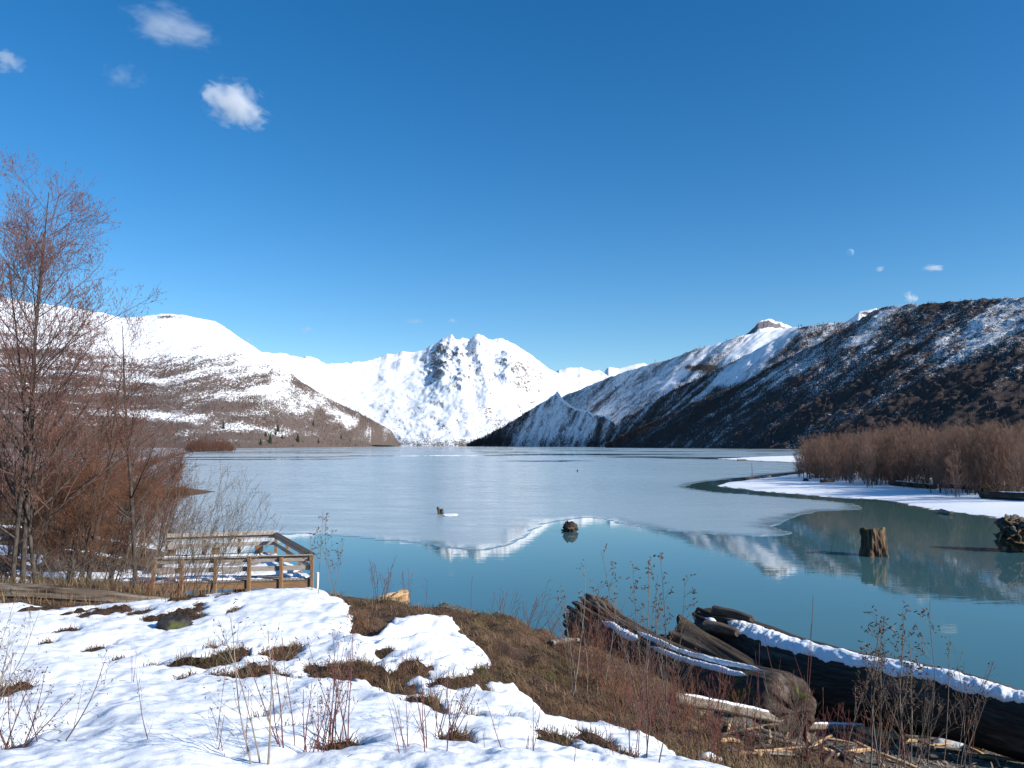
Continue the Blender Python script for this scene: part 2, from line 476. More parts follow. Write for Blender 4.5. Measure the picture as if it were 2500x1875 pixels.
ICE, nt, out = new_mat("lake_ice"); n = N(nt)
co = n.coord()
big = n.noise(n.mapping(co, (0.010, 0.016, 1)), 1.0, 5, 0.55)
fine = n.noise(n.mapping(co, (0.12, 0.35, 1)), 1.0, 5, 0.6)
col = n.mix(n.maprange(big, 0.35, 0.65), (0.30, 0.365, 0.375), (0.35, 0.41, 0.42))
white = n.maprange(n.noise(n.mapping(co, (0.10, 0.22, 1)), 1.0, 4, 0.6), 0.70, 0.76)
col = n.mix(white, col, (0.82, 0.84, 0.86))
rough = n.maprange(fine, 0.3, 0.7, 0.22, 0.30)
ice_b = n.pbsdf(col, rough, 0.32, n.bump(fine, 0.006, 0.1), IOR=1.31)
wet_b = n.pbsdf((0.03, 0.09, 0.11), 0.04, 0.5, n.bump(fine, 0.02, 0.05), IOR=1.333)
# leads of open water, far out
sep = n.add("ShaderNodeSeparateXYZ"); n.link(co, sep.inputs[0])
far = n.maprange(sep.outputs[1], 170, 420)
lead = n.noise(n.mapping(co, (0.006, 0.013, 1)), 1.0, 4, 0.55, 0.6)
lm = n.maprange(n.math('ADD', lead, n.math('MULTIPLY', far, 0.20)), 0.745, 0.765)
# thin wet margin
thin = n.maprange(n.math('ADD', n.attr("rim"), n.math('MULTIPLY', n.math('SUBTRACT', n.noise(co, 0.35, 5, 0.6), 0.5), 5.0)), 0.2, 3.0, 0.62, 0.0)
mk = n.math('MAXIMUM', lm, thin)
ms = n.add("ShaderNodeMixShader"); n.link(mk, ms.inputs[0]); n.link(ice_b, ms.inputs[1]); n.link(wet_b, ms.inputs[2])
n.link(ms.outputs[0], out.inputs[0])

def spline(pts, k=8):
    pts = np.asarray(pts, float); outp = []
    n_ = len(pts)
    for i in range(n_ - 1):
        p0, p1, p2, p3 = pts[max(i - 1, 0)], pts[i], pts[i + 1], pts[min(i + 2, n_ - 1)]
        for t in np.arange(k) / k:
            outp.append(0.5 * (2 * p1 + (p2 - p0) * t + (2 * p0 - 5 * p1 + 4 * p2 - p3) * t * t + (3 * p1 - p0 - 3 * p2 + p3) * t ** 3))
    outp.append(pts[-1])
    return np.array(outp)

ice_px = [(300,1285),(450,1300),(600,1303),(700,1305),(760,1306),(830,1311),(960,1322),(1050,1331),(1100,1340),(1150,1345),(1200,1341),(1255,1326),(1290,1306),(1315,1288),
          (1350,1275),(1385,1269),(1430,1266),(1475,1270),(1520,1281),(1600,1292),(1700,1303),(1800,1308),(1890,1309),(1932,1305),(1915,1294),(1905,1284),
          (1935,1266),(1985,1250),(2060,1246),(2115,1242),(2100,1233),(2040,1224),(1950,1216),(1850,1208),(1760,1202),(1700,1195),(1688,1188),(1705,1180),(1780,1169),(1860,1162),(1930,1154),(2000,1146)]
icw = onwater(*np.array(ice_px, float).T)[:, :2]
icw = spline(icw, 10)
t = np.arange(len(icw))
icw = icw + np.stack([(fbm(t * 0.23, t * 0, 3, 5) - 0.5), (fbm(t * 0.31, t * 0 + 9, 3, 6) - 0.5)], -1) * 1.2 * smooth(0, 20, np.minimum(t, len(t) - t))[:, None] * (icw[:, 1:2] / 60)
ring = np.concatenate([icw, [(180, 330), (1200, 600), (4000, 4000), (2500, 9000), (-2500, 9000), (-4500, 4000), (-1200, 700), (-60, 80)]])
bm = bmesh.new()
vsb = [bm.verts.new((p[0], p[1], 0.03)) for p in ring]
face = bm.faces.new(vsb)
if face.normal.z < 0: face.normal_flip()
r_ = bmesh.ops.extrude_face_region(bm, geom=[face])
for v in r_['geom']:
    if isinstance(v, bmesh.types.BMVert): v.co.z -= 0.06
bmesh.ops.recalc_face_normals(bm, faces=bm.faces[:])
bmesh.ops.triangulate(bm, faces=bm.faces[:])
me = bpy.data.meshes.new("ice"); bm.to_mesh(me); bm.free()
me.materials.append(ICE)
# distance from the open-water rim needs inner vertices: add a fine grid sheet just above instead
bpy.data.meshes.remove(me)
gx = np.linspace(-1, 1, 240); gy = np.linspace(0, 1, 280)
Yr = np.exp(math.log(40) + gy * (math.log(9000) - math.log(40)))
GX, GY = np.meshgrid(gx, Yr, indexing='ij'); GX = GX * GY * 0.78
inside = poly_sdist(GX, GY, ring)
sd_rim = np.full(GX.shape, 1e9)
for i in range(len(icw) - 1):
    a, b = icw[i], icw[i + 1]; e = b - a
    tt = np.clip(((GX - a[0]) * e[0] + (GY - a[1]) * e[1]) / (e @ e + 1e-9), 0, 1)
    sd_rim = np.minimum(sd_rim, np.hypot(GX - a[0] - tt * e[0], GY - a[1] - tt * e[1]))
zz = np.where(inside > 0, 0.03, -0.02 * np.minimum(1, -inside))
zz = np.where(inside > 0, 0.03 * np.minimum(1, inside / 0.15), np.maximum(inside * 0.2, -0.4))
fc = grid_faces(240, 280)
keep = (inside.ravel()[fc] > -4 - 0.02 * GY.ravel()[fc]).any(1)
ice = obj("ice", mesh_arrays("ice", np.stack([GX, GY, zz], -1).reshape(-1, 3), [fc[keep]], ICE, False, attrs={"rim": np.minimum(sd_rim, 50).ravel()}))
tag(ice, "thin grey-blue sheet of ice over the far lake", "ice", kind="structure")

# ------------------------------------------------------------------ mountains
def mtn_mat(name, veg1, veg2, veg3, sscale=0.05, aniso=(1, 1, 1), mid=0.012, a1=0.9, a2=0.6, soft=0.07):
    m, nt, out = new_mat(name); n = N(nt)
    st = n.attr("st", 'Vector')
    co = n.coord()
    n1 = n.noise(n.mapping(st, aniso), sscale, 6, 0.78)
    n2 = n.noise(n.mapping(st, aniso), mid, 4, 0.6)
    d = n.math('ADD', n.attr("veg"), n.math('ADD', n.math('MULTIPLY', n.math('SUBTRACT', n1, 0.5), a1 * 2), n.math('MULTIPLY', n.math('SUBTRACT', n2, 0.5), a2 * 2)))
    mask = n.maprange(d, 0.5 - soft, 0.5 + soft)
    vc = n.mix(n.maprange(n.noise(co, sscale * 1.6, 4, 0.7), 0.35, 0.65), veg1, veg2)
    vc = n.mix(n.maprange(n.noise(co, mid * 0.8, 3), 0.45, 0.65), vc, veg3)
    snowc = n.mix(n.maprange(n.noise(co, mid, 4), 0.3, 0.7), (0.84, 0.86, 0.89), (0.90, 0.905, 0.91))
    col = n.mix(mask, snowc, vc)
    nrm = n.bump(n.noise(co, sscale * 2.0, 5, 0.7), n.math('ADD', n.math('MULTIPLY', mask, 0.6), 0.12), 6.0)
    n.link(n.pbsdf(col, 0.85, 0.15, nrm), out.inputs[0])
    return m

MT = {}
def mountain(name, label, crest, base, nu, nv, mat, veg, prof=1.0, gully=(120, 3.0, 0.10), spur=None, rough=(25, 5.0), crest_noise=1.2, back=0.5, seed=1, bush=4.0, zbase=-4, streak=None, crag=None, rockk=0.0):
    """loft between the shore line and the crest line; crest: (u, px, py, Y), base: (u, px, Y)"""
    cr = np.array(crest, float); ba = np.array(base, float)
    u = np.linspace(0, 1, nu)
    cpx = np.interp(u, cr[:, 0], cr[:, 1]); cpy = np.interp(u, cr[:, 0], cr[:, 2]); cY = np.interp(u, cr[:, 0], cr[:, 3])
    cpy = cpy + (fbm(cpx * 0.11, cpx * 0, 4, seed + 2) - 0.5) * 2 * crest_noise * 2.2
    C = at(cpx, cpy, cY)
    bpx = np.interp(u, ba[:, 0], ba[:, 1]); bY = np.interp(u, ba[:, 0], ba[:, 2])
    B = at(bpx, 1090 + 0 * bpx, bY); B[:, 2] = zbase
    nb = max(6, nv // 8)
    v = np.concatenate([np.linspace(0, 1, nv), 1 + np.linspace(0, 1, nb + 1)[1:]])
    vv = np.minimum(v, 1)[None, :]; over = np.maximum(v - 1, 0)[None, :]
    hx = B[:, None, 0] + (C[:, None, 0] - B[:, None, 0]) * (vv + over * back)
    hy = B[:, None, 1] + (C[:, None, 1] - B[:, None, 1]) * (vv + over * back)
    Hc = (C[:, 2] - zbase)[:, None]
    kw = max(5, int(nu * 0.07)) | 1
    ker = np.hanning(kw + 2)[1:-1]; ker /= ker.sum()
    Hs = np.convolve(np.pad(Hc[:, 0], kw // 2, mode='edge'), ker, 'valid')[:, None]
    wv = np.clip((vv - 0.35) / 0.65, 0, 1) ** 2.5
    Hm = Hs + (Hc - Hs) * np.where(over > 0, 1, wv)
    hz = zbase + Hm * (vv ** prof) * (1 - over ** 1.5 * 0.9)
    seg = np.concatenate([[0], np.cumsum(np.linalg.norm(np.diff((C + B) / 2, axis=0), axis=1))])
    S = seg[:, None] + 0 * vv
    L = np.linalg.norm(C - B, axis=1)[:, None]
    T = L * (vv + over * back)
    w = (np.sin(pi * np.clip(vv, 0, 1)) ** 0.8) * (over == 0) * smooth(0, 0.06, vv)
    S0 = S
    if len(gully) > 3: S = S + gully[3] * T
    g = ridged(S / gully[0] + 0.25 * fbm(S / 300, T / 300, 3, seed + 5), T / (gully[0] * gully[1]), 4, seed + 11) - 0.55
    S = S0
    dz = Hc * gully[2] * g * w
    if spur is not None: dz = dz + spur(u[:, None], vv, Hc) * (over == 0)
    dz = dz + rough[1] * (fbm(S / rough[0], T / rough[0], 4, seed + 23) - 0.5) * 2 * smooth(0, 0.1, vv) * np.where(vv > 0.97, 0.35, 1)
    P = np.stack([hx, hy, hz + dz], -1)
    px, py = project(P)
    if crag is not None:
        cm = crag(px, py) * (vv < 0.999) * (over == 0)
        P[..., 2] += cm * 95 * (ridged((S + 0.35 * T) / 210, T / 330, 5, seed + 71, 0.62) - 0.62) * smooth(1.0, 0.93, vv)
        px, py = project(P)
    dens = veg(px, py, u[:, None] + 0 * vv, vv + 0 * S, g)
    if rockk:
        du = np.gradient(P, axis=0); dv = np.gradient(P, axis=1)
        nn_ = np.cross(du, dv); nn_ /= np.linalg.norm(nn_, axis=-1, keepdims=True) + 1e-9
        steep = np.degrees(np.arccos(np.clip(np.abs(nn_[..., 2]), 0, 1)))
        dens = dens + rockk * smooth(38, 54, steep)
    if streak: dens = dens + streak[2] * 2 * (fbm((S + streak[3] * T) / streak[0], T / streak[1], 4, seed + 51) - 0.5)
    hb = (fbm(hx / 9, hy / 9, 2, seed + 31) - 0.4) * bush * 2
    P[..., 2] += np.maximum(hb, 0) * np.clip(dens, 0, 1) * (vv < 0.995)
    me = mesh_arrays(name, P.reshape(-1, 3), [grid_faces(nu, len(v))], mat, True,
                     attrs={"veg": dens.ravel(), "st": np.stack([S, T, 0 * S + seed * 37.0], -1).reshape(-1, 3)})
    o = obj(name, me)
    tag(o, label, "mountain", kind="structure")
    MT[name] = (P, px, py, dens, v)
    return o

def U(rows):
    """add u = normalised index-of-distance so that rows read (px, ...)"""
    a = np.array([r[0] for r in rows], float)
    d = np.concatenate([[0], np.cumsum(np.abs(np.diff(a)))]); d /= d[-1]
    return [(d[i],) + tuple(rows[i]) for i in range(len(rows))]

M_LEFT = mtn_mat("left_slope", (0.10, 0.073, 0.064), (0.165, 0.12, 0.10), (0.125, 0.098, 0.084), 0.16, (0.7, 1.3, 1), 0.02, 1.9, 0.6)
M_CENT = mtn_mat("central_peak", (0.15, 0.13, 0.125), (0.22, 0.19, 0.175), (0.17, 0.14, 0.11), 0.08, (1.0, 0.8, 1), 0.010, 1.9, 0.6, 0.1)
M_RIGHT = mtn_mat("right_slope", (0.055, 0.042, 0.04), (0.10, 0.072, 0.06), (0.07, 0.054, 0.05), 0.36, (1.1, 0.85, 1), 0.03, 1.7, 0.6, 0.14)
M_FAR = mtn_mat("far_peaks", (0.15, 0.14, 0.15), (0.22, 0.2, 0.2), (0.15, 0.13, 0.12), 0.012, (1, 0.6, 1), 0.004, 0.8, 0.5)

# far peaks in the notch
mountain("mountain_far_peak", "small distant white peak in the notch behind the pass",
         U([(1330,930,11500),(1365,903,11500),(1385,899,11500),(1420,897,11500),(1445,906,11500),(1462,902,11500),(1485,918,11300),(1510,940,11000)]),
         [(0,1330,9600),(1,1510,9600)], 120, 60, M_FAR, lambda px, py, u, v, g: -0.25 + 0.5 * smooth(0.05, -0.2, g) , 1.0, (520, 1.4, 0.07), rough=(200, 24), crest_noise=0.35, seed=61, bush=0)
mountain("mountain_far_dome", "smooth white distant dome right of the notch",
         U([(1455,945,13000),(1472,925,13000),(1478,903,13000),(1486,896,13000),(1510,899,13000),(1550,889,13000),(1572,886,13000),(1590,896,13000),(1660,930,13000)]),
         [(0,1455,11000),(1,1660,11000)], 120, 60, M_FAR, lambda px, py, u, v, g: -0.5 + 0 * px, 1.0, (900, 1.4, 0.03), rough=(400, 8), crest_noise=0.2, seed=67, bush=0)
mountain("mountain_far_left", "low white distant summit behind the left pass",
         U([(700,890,9500),(735,875,9500),(748,869,9500),(765,871,9500),(780,880,9500),(800,892,9500)]),
         [(0,690,8600),(1,810,8600)], 70, 40, M_FAR, lambda px, py, u, v, g: -0.3 + 0.3 * smooth(0.05, -0.2, g), 1.0, (200, 2.5, 0.12), rough=(120, 10), seed=71, bush=0)
# the rugged central peak
def veg_c(px, py, u, v, g):
    w1 = (fbm(px / 18, py / 26, 4, 301, 0.6) - 0.5) * 60
    rock = np.exp(-((px - 1085 + w1) / 40) ** 2 - ((py - 890) / 45) ** 2) + 0.9 * np.exp(-((px - 1268 - (py - 905) * 0.75 + w1) / 26) ** 2 - ((py - 905) / 50) ** 2)
    rock = rock + 0.8 * np.exp(-((px - 945 - (py - 1005) * 0.8 + w1 * 0.6) / 22) ** 2 - ((py - 1005) / 34) ** 2) + 0.8 * np.exp(-((px - 1140 - (py - 1005) * 0.6 + w1 * 0.5) / 14) ** 2 - ((py - 1005) / 40) ** 2)
    low = smooth(930, 1050, py) * 0.38
    return -0.26 + rock * 0.38 + low * 1.1 + 0.30 * smooth(0.0, -0.22, g) * smooth(860, 980, py) + 0.5 * smooth(1066, 1086, py)
def spur_c(u, v, H):
    # ribs below the summit towers
    px = 560 + u * 1040
    r = 0
    for c, wd, am in [(1078, 26, 0.07), (1108, 14, 0.06), (1168, 16, 0.06), (1236, 26, 0.10), (1300, 40, 0.02)]:
        r = r + am * np.exp(-((px - c - (1 - v) * 90 + 22 * (fbm(v * 5 + c, v * 0, 3, int(c)) - 0.5)) / (wd * (1.6 - 0.7 * v))) ** 2)
    return r * H * np.sin(pi * np.clip(v, 0, 1)) ** 0.7 * smooth(0.15, 0.6, v)
mountain("mountain_central", "rugged snow-covered central peak with twin rock towers",
         U([(560,900,6200),(640,860,6300),(690,862,6400),(750,876,6500),(790,889,6600),(850,886,6800),(900,880,6900),(930,872,7000),(945,862,7000),(960,866,7000),(985,858,7000),(1010,860,7000),(1035,854,7000),(1052,842,7000),(1066,838,7000),
            (1080,826,7000),(1094,820,7000),(1104,815,7000),(1112,828,7000),(1130,826,7000),(1150,829,7000),(1158,818,7000),(1167,814,7000),(1180,818,7000),(1192,829,7000),(1208,828,7000),(1218,824,7000),(1240,832,7000),(1290,862,7000),(1340,899,7000),(1380,922,6900),(1420,948,6800),(1500,985,6700),(1600,1030,6500)]),
         [(0,600,5200),(0.3,830,5200),(0.6,1130,5000),(0.8,1300,5000),(1,1600,5000)], 500, 165, M_CENT, veg_c, 1.12, (420, 1.6, 0.035, 0.7), spur_c, rough=(120, 20), streak=(110, 520, 0.24, 0.75), rockk=0.75, crag=lambda px, py: smooth(1000, 1075, px) * smooth(1400, 1330, px) * smooth(985, 900, py) + 0.25 * smooth(860, 950, py), crest_noise=1.0, seed=5, bush=5, zbase=-4)
# left mountain
def veg_l(px, py, u, v, g):
    line = np.interp(px, [-400, 0, 150, 300, 450, 600, 700, 820, 970], [860, 858, 872, 900, 915, 935, 948, 985, 1040])
    d = (py - line) / 100.0
    den = -0.24 + 0.84 * smooth(-1.3, 0.15, d) + 0.45 * smooth(0.1, 0.8, d)
    den = den - 0.50 * np.exp(-((py - (1050 + (px - 640) * 0.10)) / 13) ** 2) * smooth(330, 500, px) * smooth(900, 700, px)
    den = den - 0.50 * np.exp(-((py - 1012 - (px - 200) * 0.03) / 12) ** 2) * smooth(560, 420, px)
    den = den + 0.35 * smooth(640, 700, px) * smooth(-0.6, -0.1, d) * smooth(60, 0, np.abs(px - np.interp(py, [873, 927, 984, 1051], [658, 727, 825, 955])))
    den = den + 0.5 * smooth(1076, 1084, py) + 0.8 * np.exp(-((py - 774) / 5) ** 2) * np.exp(-((px - 390) / 55) ** 2)
    return den + 0.12 * smooth(0.05, -0.2, g)
mountain("mountain_left", "snow-topped left mountain with brown leafless lower slopes",
         U([(-700,640,2300),(-300,690,2500),(0,725,2800),(60,736,2850),(150,748,2900),(250,764,2950),(300,776,3000),(350,772,3000),(400,766,3000),(440,768,3000),(480,776,3000),(522,783,3000),(560,806,2950),(600,834,2900),(640,860,2900),
            (658,873,2900),(702,899,3000),(727,925,3050),(772,955,3200),(825,984,3400),(866,1003,3600),(914,1028,3900),(955,1051,4300),(976,1086,4700)]),
         [(0,-900,700),(0.25,-250,800),(0.42,250,1250),(0.6,520,1650),(0.8,700,2300),(0.93,860,3300),(1,976,4680)], 380, 160, M_LEFT, veg_l, 1.15, (220, 2.5, 0.04), rough=(60, 6), crest_noise=0.7, seed=9, bush=4, streak=(300, 60, 0.62, 0.8))
# right side, back to front
def veg_b(px, py, u, v, g):
    t = smooth(1700, 1790, px) * smooth(900, 850, py)
    cliff = 0.7 * np.exp(-((py - 898) / 6) ** 2) * smooth(1665, 1680, px) * smooth(1760, 1730, px)
    road = 0.0
    return 0.30 + 0.14 * smooth(870, 990, py) - 0.26 * t + cliff + 0.3 * smooth(0.02, -0.2, g) - 0.18 * np.exp(-((px - 1640) / 70) ** 2 - ((py - 925) / 30) ** 2) + 0.55 * np.exp(-((px - 1880) / 50) ** 2 - ((py - 786) / 6) ** 2)
mountain("mountain_butte_ridge", "snowy right ridge topped by a small flat rock butte",
         U([(1200,1086,4600),(1300,1010,4400),(1385,962,4200),(1416,951,4100),(1477,925,3950),(1521,909,3850),(1578,892,3750),(1638,876,3650),(1701,851,3550),(1765,835,3500),(1800,823,3450),(1840,813,3450),(1890,806,3420),(1930,800,3400),(1950,799,3350),(1964,797,3300),(2010,800,3200),(2100,830,3000),(2300,860,2700)]),
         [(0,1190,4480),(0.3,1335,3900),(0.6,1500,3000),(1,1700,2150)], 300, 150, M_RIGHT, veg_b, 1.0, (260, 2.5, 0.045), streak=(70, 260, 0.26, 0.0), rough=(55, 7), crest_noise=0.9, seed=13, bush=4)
mountain("mountain_butte", "small flat-topped rock butte on the snowy right ridge",
         U([(1815,822,3620),(1832,808,3610),(1842,799,3600),(1850,787,3600),(1860,782,3600),(1876,778,3600),(1886,780,3600),(1892,784,3600),(1906,786,3600),(1912,791,3600),(1928,795,3600),(1945,806,3600)]),
         [(0,1812,3400),(1,1948,3400)], 130, 60, M_FAR, lambda px, py, u, v, g: 0.02 + 0.85 * np.exp(-((v - 0.88) / 0.12) ** 2) + 0.3 * smooth(0.0, -0.2, g), 1.6, (40, 2.0, 0.10), rough=(25, 3), crest_noise=0.6, seed=43, bush=0, zbase=430)
mountain("mountain_far_butte", "flat-topped pale butte peeking over the right ridge",
         U([(2040,800,4200),(2062,789,4200),(2085,772,4200),(2098,761,4200),(2115,757,4200),(2141,753,4200),(2200,756,4200),(2260,770,4200)]),
         [(0,2000,3200),(1,2240,3200)], 90, 60, M_FAR, lambda px, py, u, v, g: 0.15 + 0.4 * np.exp(-((py - 764) / 5) ** 2), 1.0, (120, 3, 0.08), rough=(60, 8), seed=19, bush=0)
def veg_a(px, py, u, v, g):
    return 0.66 + 0.14 * smooth(0.0, -0.2, g) - 0.30 * smooth(0.06, 0.28, g) - 1.5 * smooth(0.93, 0.975, v) * smooth(0.42, 0.5, u) * smooth(0.98, 0.9, u) + 0.15 * smooth(1060, 1086, py)
mountain("mountain_near_spur", "dark pointed spur with a white crest dropping into the lake",
         U([(1140,1088,4300),(1190,1064,4150),(1240,1035,4000),(1300,996,3850),(1340,971,3780),(1362,956,3740),(1372,972,3650),(1388,985,3560),(1409,997,3470),(1436,1003,3360),(1450,1011,3300),(1478,1014,3200),(1510,1040,3050),(1540,1086,2950)]),
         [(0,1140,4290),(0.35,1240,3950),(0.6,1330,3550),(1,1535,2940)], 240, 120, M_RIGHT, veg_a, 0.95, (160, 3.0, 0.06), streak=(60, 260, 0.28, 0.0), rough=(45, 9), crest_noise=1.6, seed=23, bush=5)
def veg_cc(px, py, u, v, g):
    lit = np.exp(-((px - 1860 - (870 - py) * 1.15) / 34) ** 2) * smooth(960, 930, py) * smooth(800, 815, py)
    return 0.80 - 0.72 * lit + 0.15 * smooth(0.0, -0.2, g) - 0.30 * smooth(0.05, 0.28, g) + 0.1 * smooth(1000, 1086, py) - 0.1 * smooth(0.9, 1.0, v) * smooth(1900, 1960, px)
mountain("mountain_middle_ridge", "dark shaded ridge with a sunlit snowfield on its shoulder",
         U([(1470,1088,3100),(1524,1018,3000),(1556,1010,2960),(1575,994,2920),(1638,956,2820),(1701,927,2740),(1800,877,2640),(1845,855,2600),(1902,823,2560),(1960,799,2520),(2010,790,2480),(2060,787,2440),(2095,788,2400),(2200,800,2300),(2400,830,2000)]),
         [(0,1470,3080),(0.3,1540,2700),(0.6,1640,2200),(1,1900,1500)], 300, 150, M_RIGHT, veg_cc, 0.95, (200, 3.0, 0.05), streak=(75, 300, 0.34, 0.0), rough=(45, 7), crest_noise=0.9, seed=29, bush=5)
def veg_d(px, py, u, v, g):
    up = smooth(0.75, 0.98, v)
    patch = np.exp(-((px - 2440) / 70) ** 2 - ((py - 800) / 35) ** 2) + np.exp(-((px - 2120) / 60) ** 2 - ((py - 860) / 30) ** 2) + 0.8 * np.exp(-((px - 2260) / 90) ** 2 - ((py - 770) / 16) ** 2)
    brown = smooth(2050, 2350, px) * smooth(820, 960, py)
    return 0.79 + 0.14 * smooth(0.0, -0.2, g) - 0.25 * smooth(0.05, 0.30, g) * (1 - 0.6 * brown) - 0.08 * patch - 0.02 * up + 0.24 * brown + 0.22 * smooth(880, 1040, py)
mountain("mountain_right", "steep dark right-hand mountainside streaked with snow gullies",
         U([(1480,1090,2300),(1600,1030,2230),(1700,983,2150),(1808,939,2060),(1855,917,2030),(1917,877,1990),(2025,829,1930),(2098,787,1900),(2141,755,1880),(2158,749,1870),(2206,744,1820),(2280,740,1760),(2351,736,1700),(2405,729,1640),(2500,727,1560),(2700,722,1400),(3200,700,1150)]),
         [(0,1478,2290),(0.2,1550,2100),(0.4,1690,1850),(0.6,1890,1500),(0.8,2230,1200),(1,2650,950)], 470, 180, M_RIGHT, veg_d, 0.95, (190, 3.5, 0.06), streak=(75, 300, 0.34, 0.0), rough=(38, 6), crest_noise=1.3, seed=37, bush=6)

# small leafless trees standing on the slopes: far too many to count
SL_TREE = mat_two("slope_tree", (0.06, 0.046, 0.042), (0.10, 0.073, 0.06), 0.02, 0.9)
def slope_trees(src, name, label, count, hmin, hmax, seed, dmin=0.25, ymax=1e9, pymin=0):
    P, px, py, dens, v = MT[src]
    r = np.random.default_rng(seed)
    vmask = (v <= 1.0)[None, :] & (P[..., 2] > 2) & (px > -150) & (px < 2650) & (py > pymin)
    wgt = np.clip(dens - dmin, 0, 0.8) * vmask
    # area weight: nearer cells smaller -> weight by cell size
    wgt = wgt * np.gradient(P[..., 0], axis=0).__abs__()
    w = wgt.ravel(); w = w / w.sum()
    idx = r.choice(len(w), count, p=w)
    base = P.reshape(-1, 3)[idx] + np.stack([r.uniform(-4, 4, count), r.uniform(-4, 4, count), np.full(count, -1.5)], -1)
    h = r.uniform(hmin, hmax, count) * (0.6 + 0.8 * r.random(count) ** 2); wd = h * r.uniform(0.07, 0.13, count)
    a = r.uniform(0, 2 * pi, count)
    V = np.zeros((count, 5, 3))
    V[:, 0] = base
    for k in range(3):
        V[:, 1 + k] = base + np.stack([np.cos(a + k * 2.09) * wd, np.sin(a + k * 2.09) * wd, h * (0.5 + 0.12 * k)], -1)
    V[:, 4] = base + np.stack([r.normal(0, .4, count), r.normal(0, .4, count), h], -1)
    i0 = np.arange(count)[:, None] * 5
    tri = np.concatenate([i0 + np.array(f)[None] for f in [(0, 2, 1), (0, 3, 2), (0, 1, 3), (1, 2, 4), (2, 3, 4), (3, 1, 4)]])
    o = obj(name, mesh_arrays(name, V.reshape(-1, 3), [tri], SL_TREE, False))
    tag(o, label, "forest", kind="stuff")
slope_trees("mountain_right", "slope_forest", "brown leafless trees covering the near right mountainside", 15000, 3.0, 6.5, 1, 0.5)
slope_trees("mountain_left", "slope_forest", "brown leafless trees covering the lower left mountainside", 12000, 4, 9, 2, 0.35)
slope_trees("mountain_near_spur", "slope_forest", "bare dark trees on the pointed lakeside spur", 4500, 7, 14, 3, 0.4)
slope_trees("mountain_middle_ridge", "slope_forest", "bare dark trees on the shaded middle ridge", 5000, 6, 12, 4, 0.4)
slope_trees("mountain_butte_ridge", "slope_forest", "sparse bare trees dotting the snowy butte ridge", 3500, 7, 13, 5, 0.2)

# ------------------------------------------------------------------ branch growing (vectorised)
def tubes(P, Rr, sides):
    """P (B,K,3), Rr (B,K) -> verts, quads"""
    B, K, _ = P.shape
    T = np.gradient(P, axis=1); T /= np.linalg.norm(T, axis=-1, keepdims=True) + 1e-9
    ref = np.where(np.abs(T[:, :1, 2:3]) > 0.8, np.array([[[1.0, 0.2, 0]]]), np.array([[[0.1, 0.05, 1.0]]]))
    n1 = np.cross(T, np.broadcast_to(ref, T.shape)); n1 /= np.linalg.norm(n1, axis=-1, keepdims=True) + 1e-9
    n2 = np.cross(T, n1)
    a = np.arange(sides) * 2 * pi / sides
    V = P[:, :, None] + Rr[:, :, None, None] * (np.cos(a)[None, None, :, None] * n1[:, :, None] + np.sin(a)[None, None, :, None] * n2[:, :, None])
    b = np.arange(B)[:, None, None] * K * sides; k = np.arange(K - 1)[None, :, None] * sides; s_ = np.arange(sides)[None, None, :]; s2 = (s_ + 1) % sides
    q = np.stack([b + k + s_, b + k + s2, b + k + sides + s2, b + k + sides + s_], -1).reshape(-1, 4)
    return V.reshape(-1, 3), q

class Build:
    def __init__(s): s.V = []; s.Fq = []; s.m = []; s.n = 0
    def add(s, VF, mi=0):
        V, q = VF
        s.V.append(V); s.Fq.append(q + s.n); s.m.append(np.full(len(q), mi)); s.n += len(V)
    def mesh(s, name, mats, smooth_shade=True):
        return mesh_arrays(name, np.concatenate(s.V), s.Fq, None, smooth_shade, mats=mats, fmat=np.concatenate(s.m))

def curve_from(start, d, length, K, up, jit, r, gravity=0.0):
    """start (B,3), d (B,3) unit, length (B,)"""
    B = len(start); P = np.zeros((B, K, 3)); P[:, 0] = start
    d = d.copy()
    step = (length / (K - 1))[:, None]
    for k in range(1, K):
        d = d + np.array([0, 0, 1.0]) * up / K + r.normal(0, jit, (B, 3)) - np.array([0, 0, 1.0]) * gravity * k / K
        d /= np.linalg.norm(d, axis=1, keepdims=True)
        P[:, k] = P[:, k - 1] + d * step
    return P

def branch(P, Rr, nper, t0, t1, ang, length, K, up, jit, rf, r, lenpow=0.6, taper=0.25, minr=0.002, bias=None):
    """children of all branches in P. length: absolute mean at t0, falling towards the tip"""
    B, Kp, _ = P.shape
    n = B * nper
    pi_ = np.repeat(np.arange(B), nper)
    t = t0 + (t1 - t0) * ((np.tile(np.arange(nper), B) + r.uniform(0, 1, n)) / nper)
    f = t * (Kp - 1); i = np.minimum(f.astype(int), Kp - 2); fr = (f - i)[:, None]
    st = P[pi_, i] * (1 - fr) + P[pi_, i + 1] * fr
    tan = P[pi_, i + 1] - P[pi_, i]; tan /= np.linalg.norm(tan, axis=1, keepdims=True) + 1e-9
    rad = Rr[pi_, i] * (1 - fr[:, 0]) + Rr[pi_, i + 1] * fr[:, 0]
    rv = r.normal(0, 1, (n, 3))
    if bias is not None: rv = rv + np.array(bias)
    perp = rv - (rv * tan).sum(1, keepdims=True) * tan; perp /= np.linalg.norm(perp, axis=1, keepdims=True) + 1e-9
    a = np.radians(r.uniform(ang[0], ang[1], n))[:, None]
    d = tan * np.cos(a) + perp * np.sin(a)
    L = length * (1 - 0.75 * ((t - t0) / (t1 - t0 + 1e-9)) ** (1 / lenpow)) * r.uniform(0.6, 1.25, n)
    C = curve_from(st, d, L, K, up, jit, r)
    r0 = np.maximum(rad * rf, minr)
    RR = r0[:, None] * np.linspace(1, taper, K)[None]
    return C, np.maximum(RR, minr * 0.6)

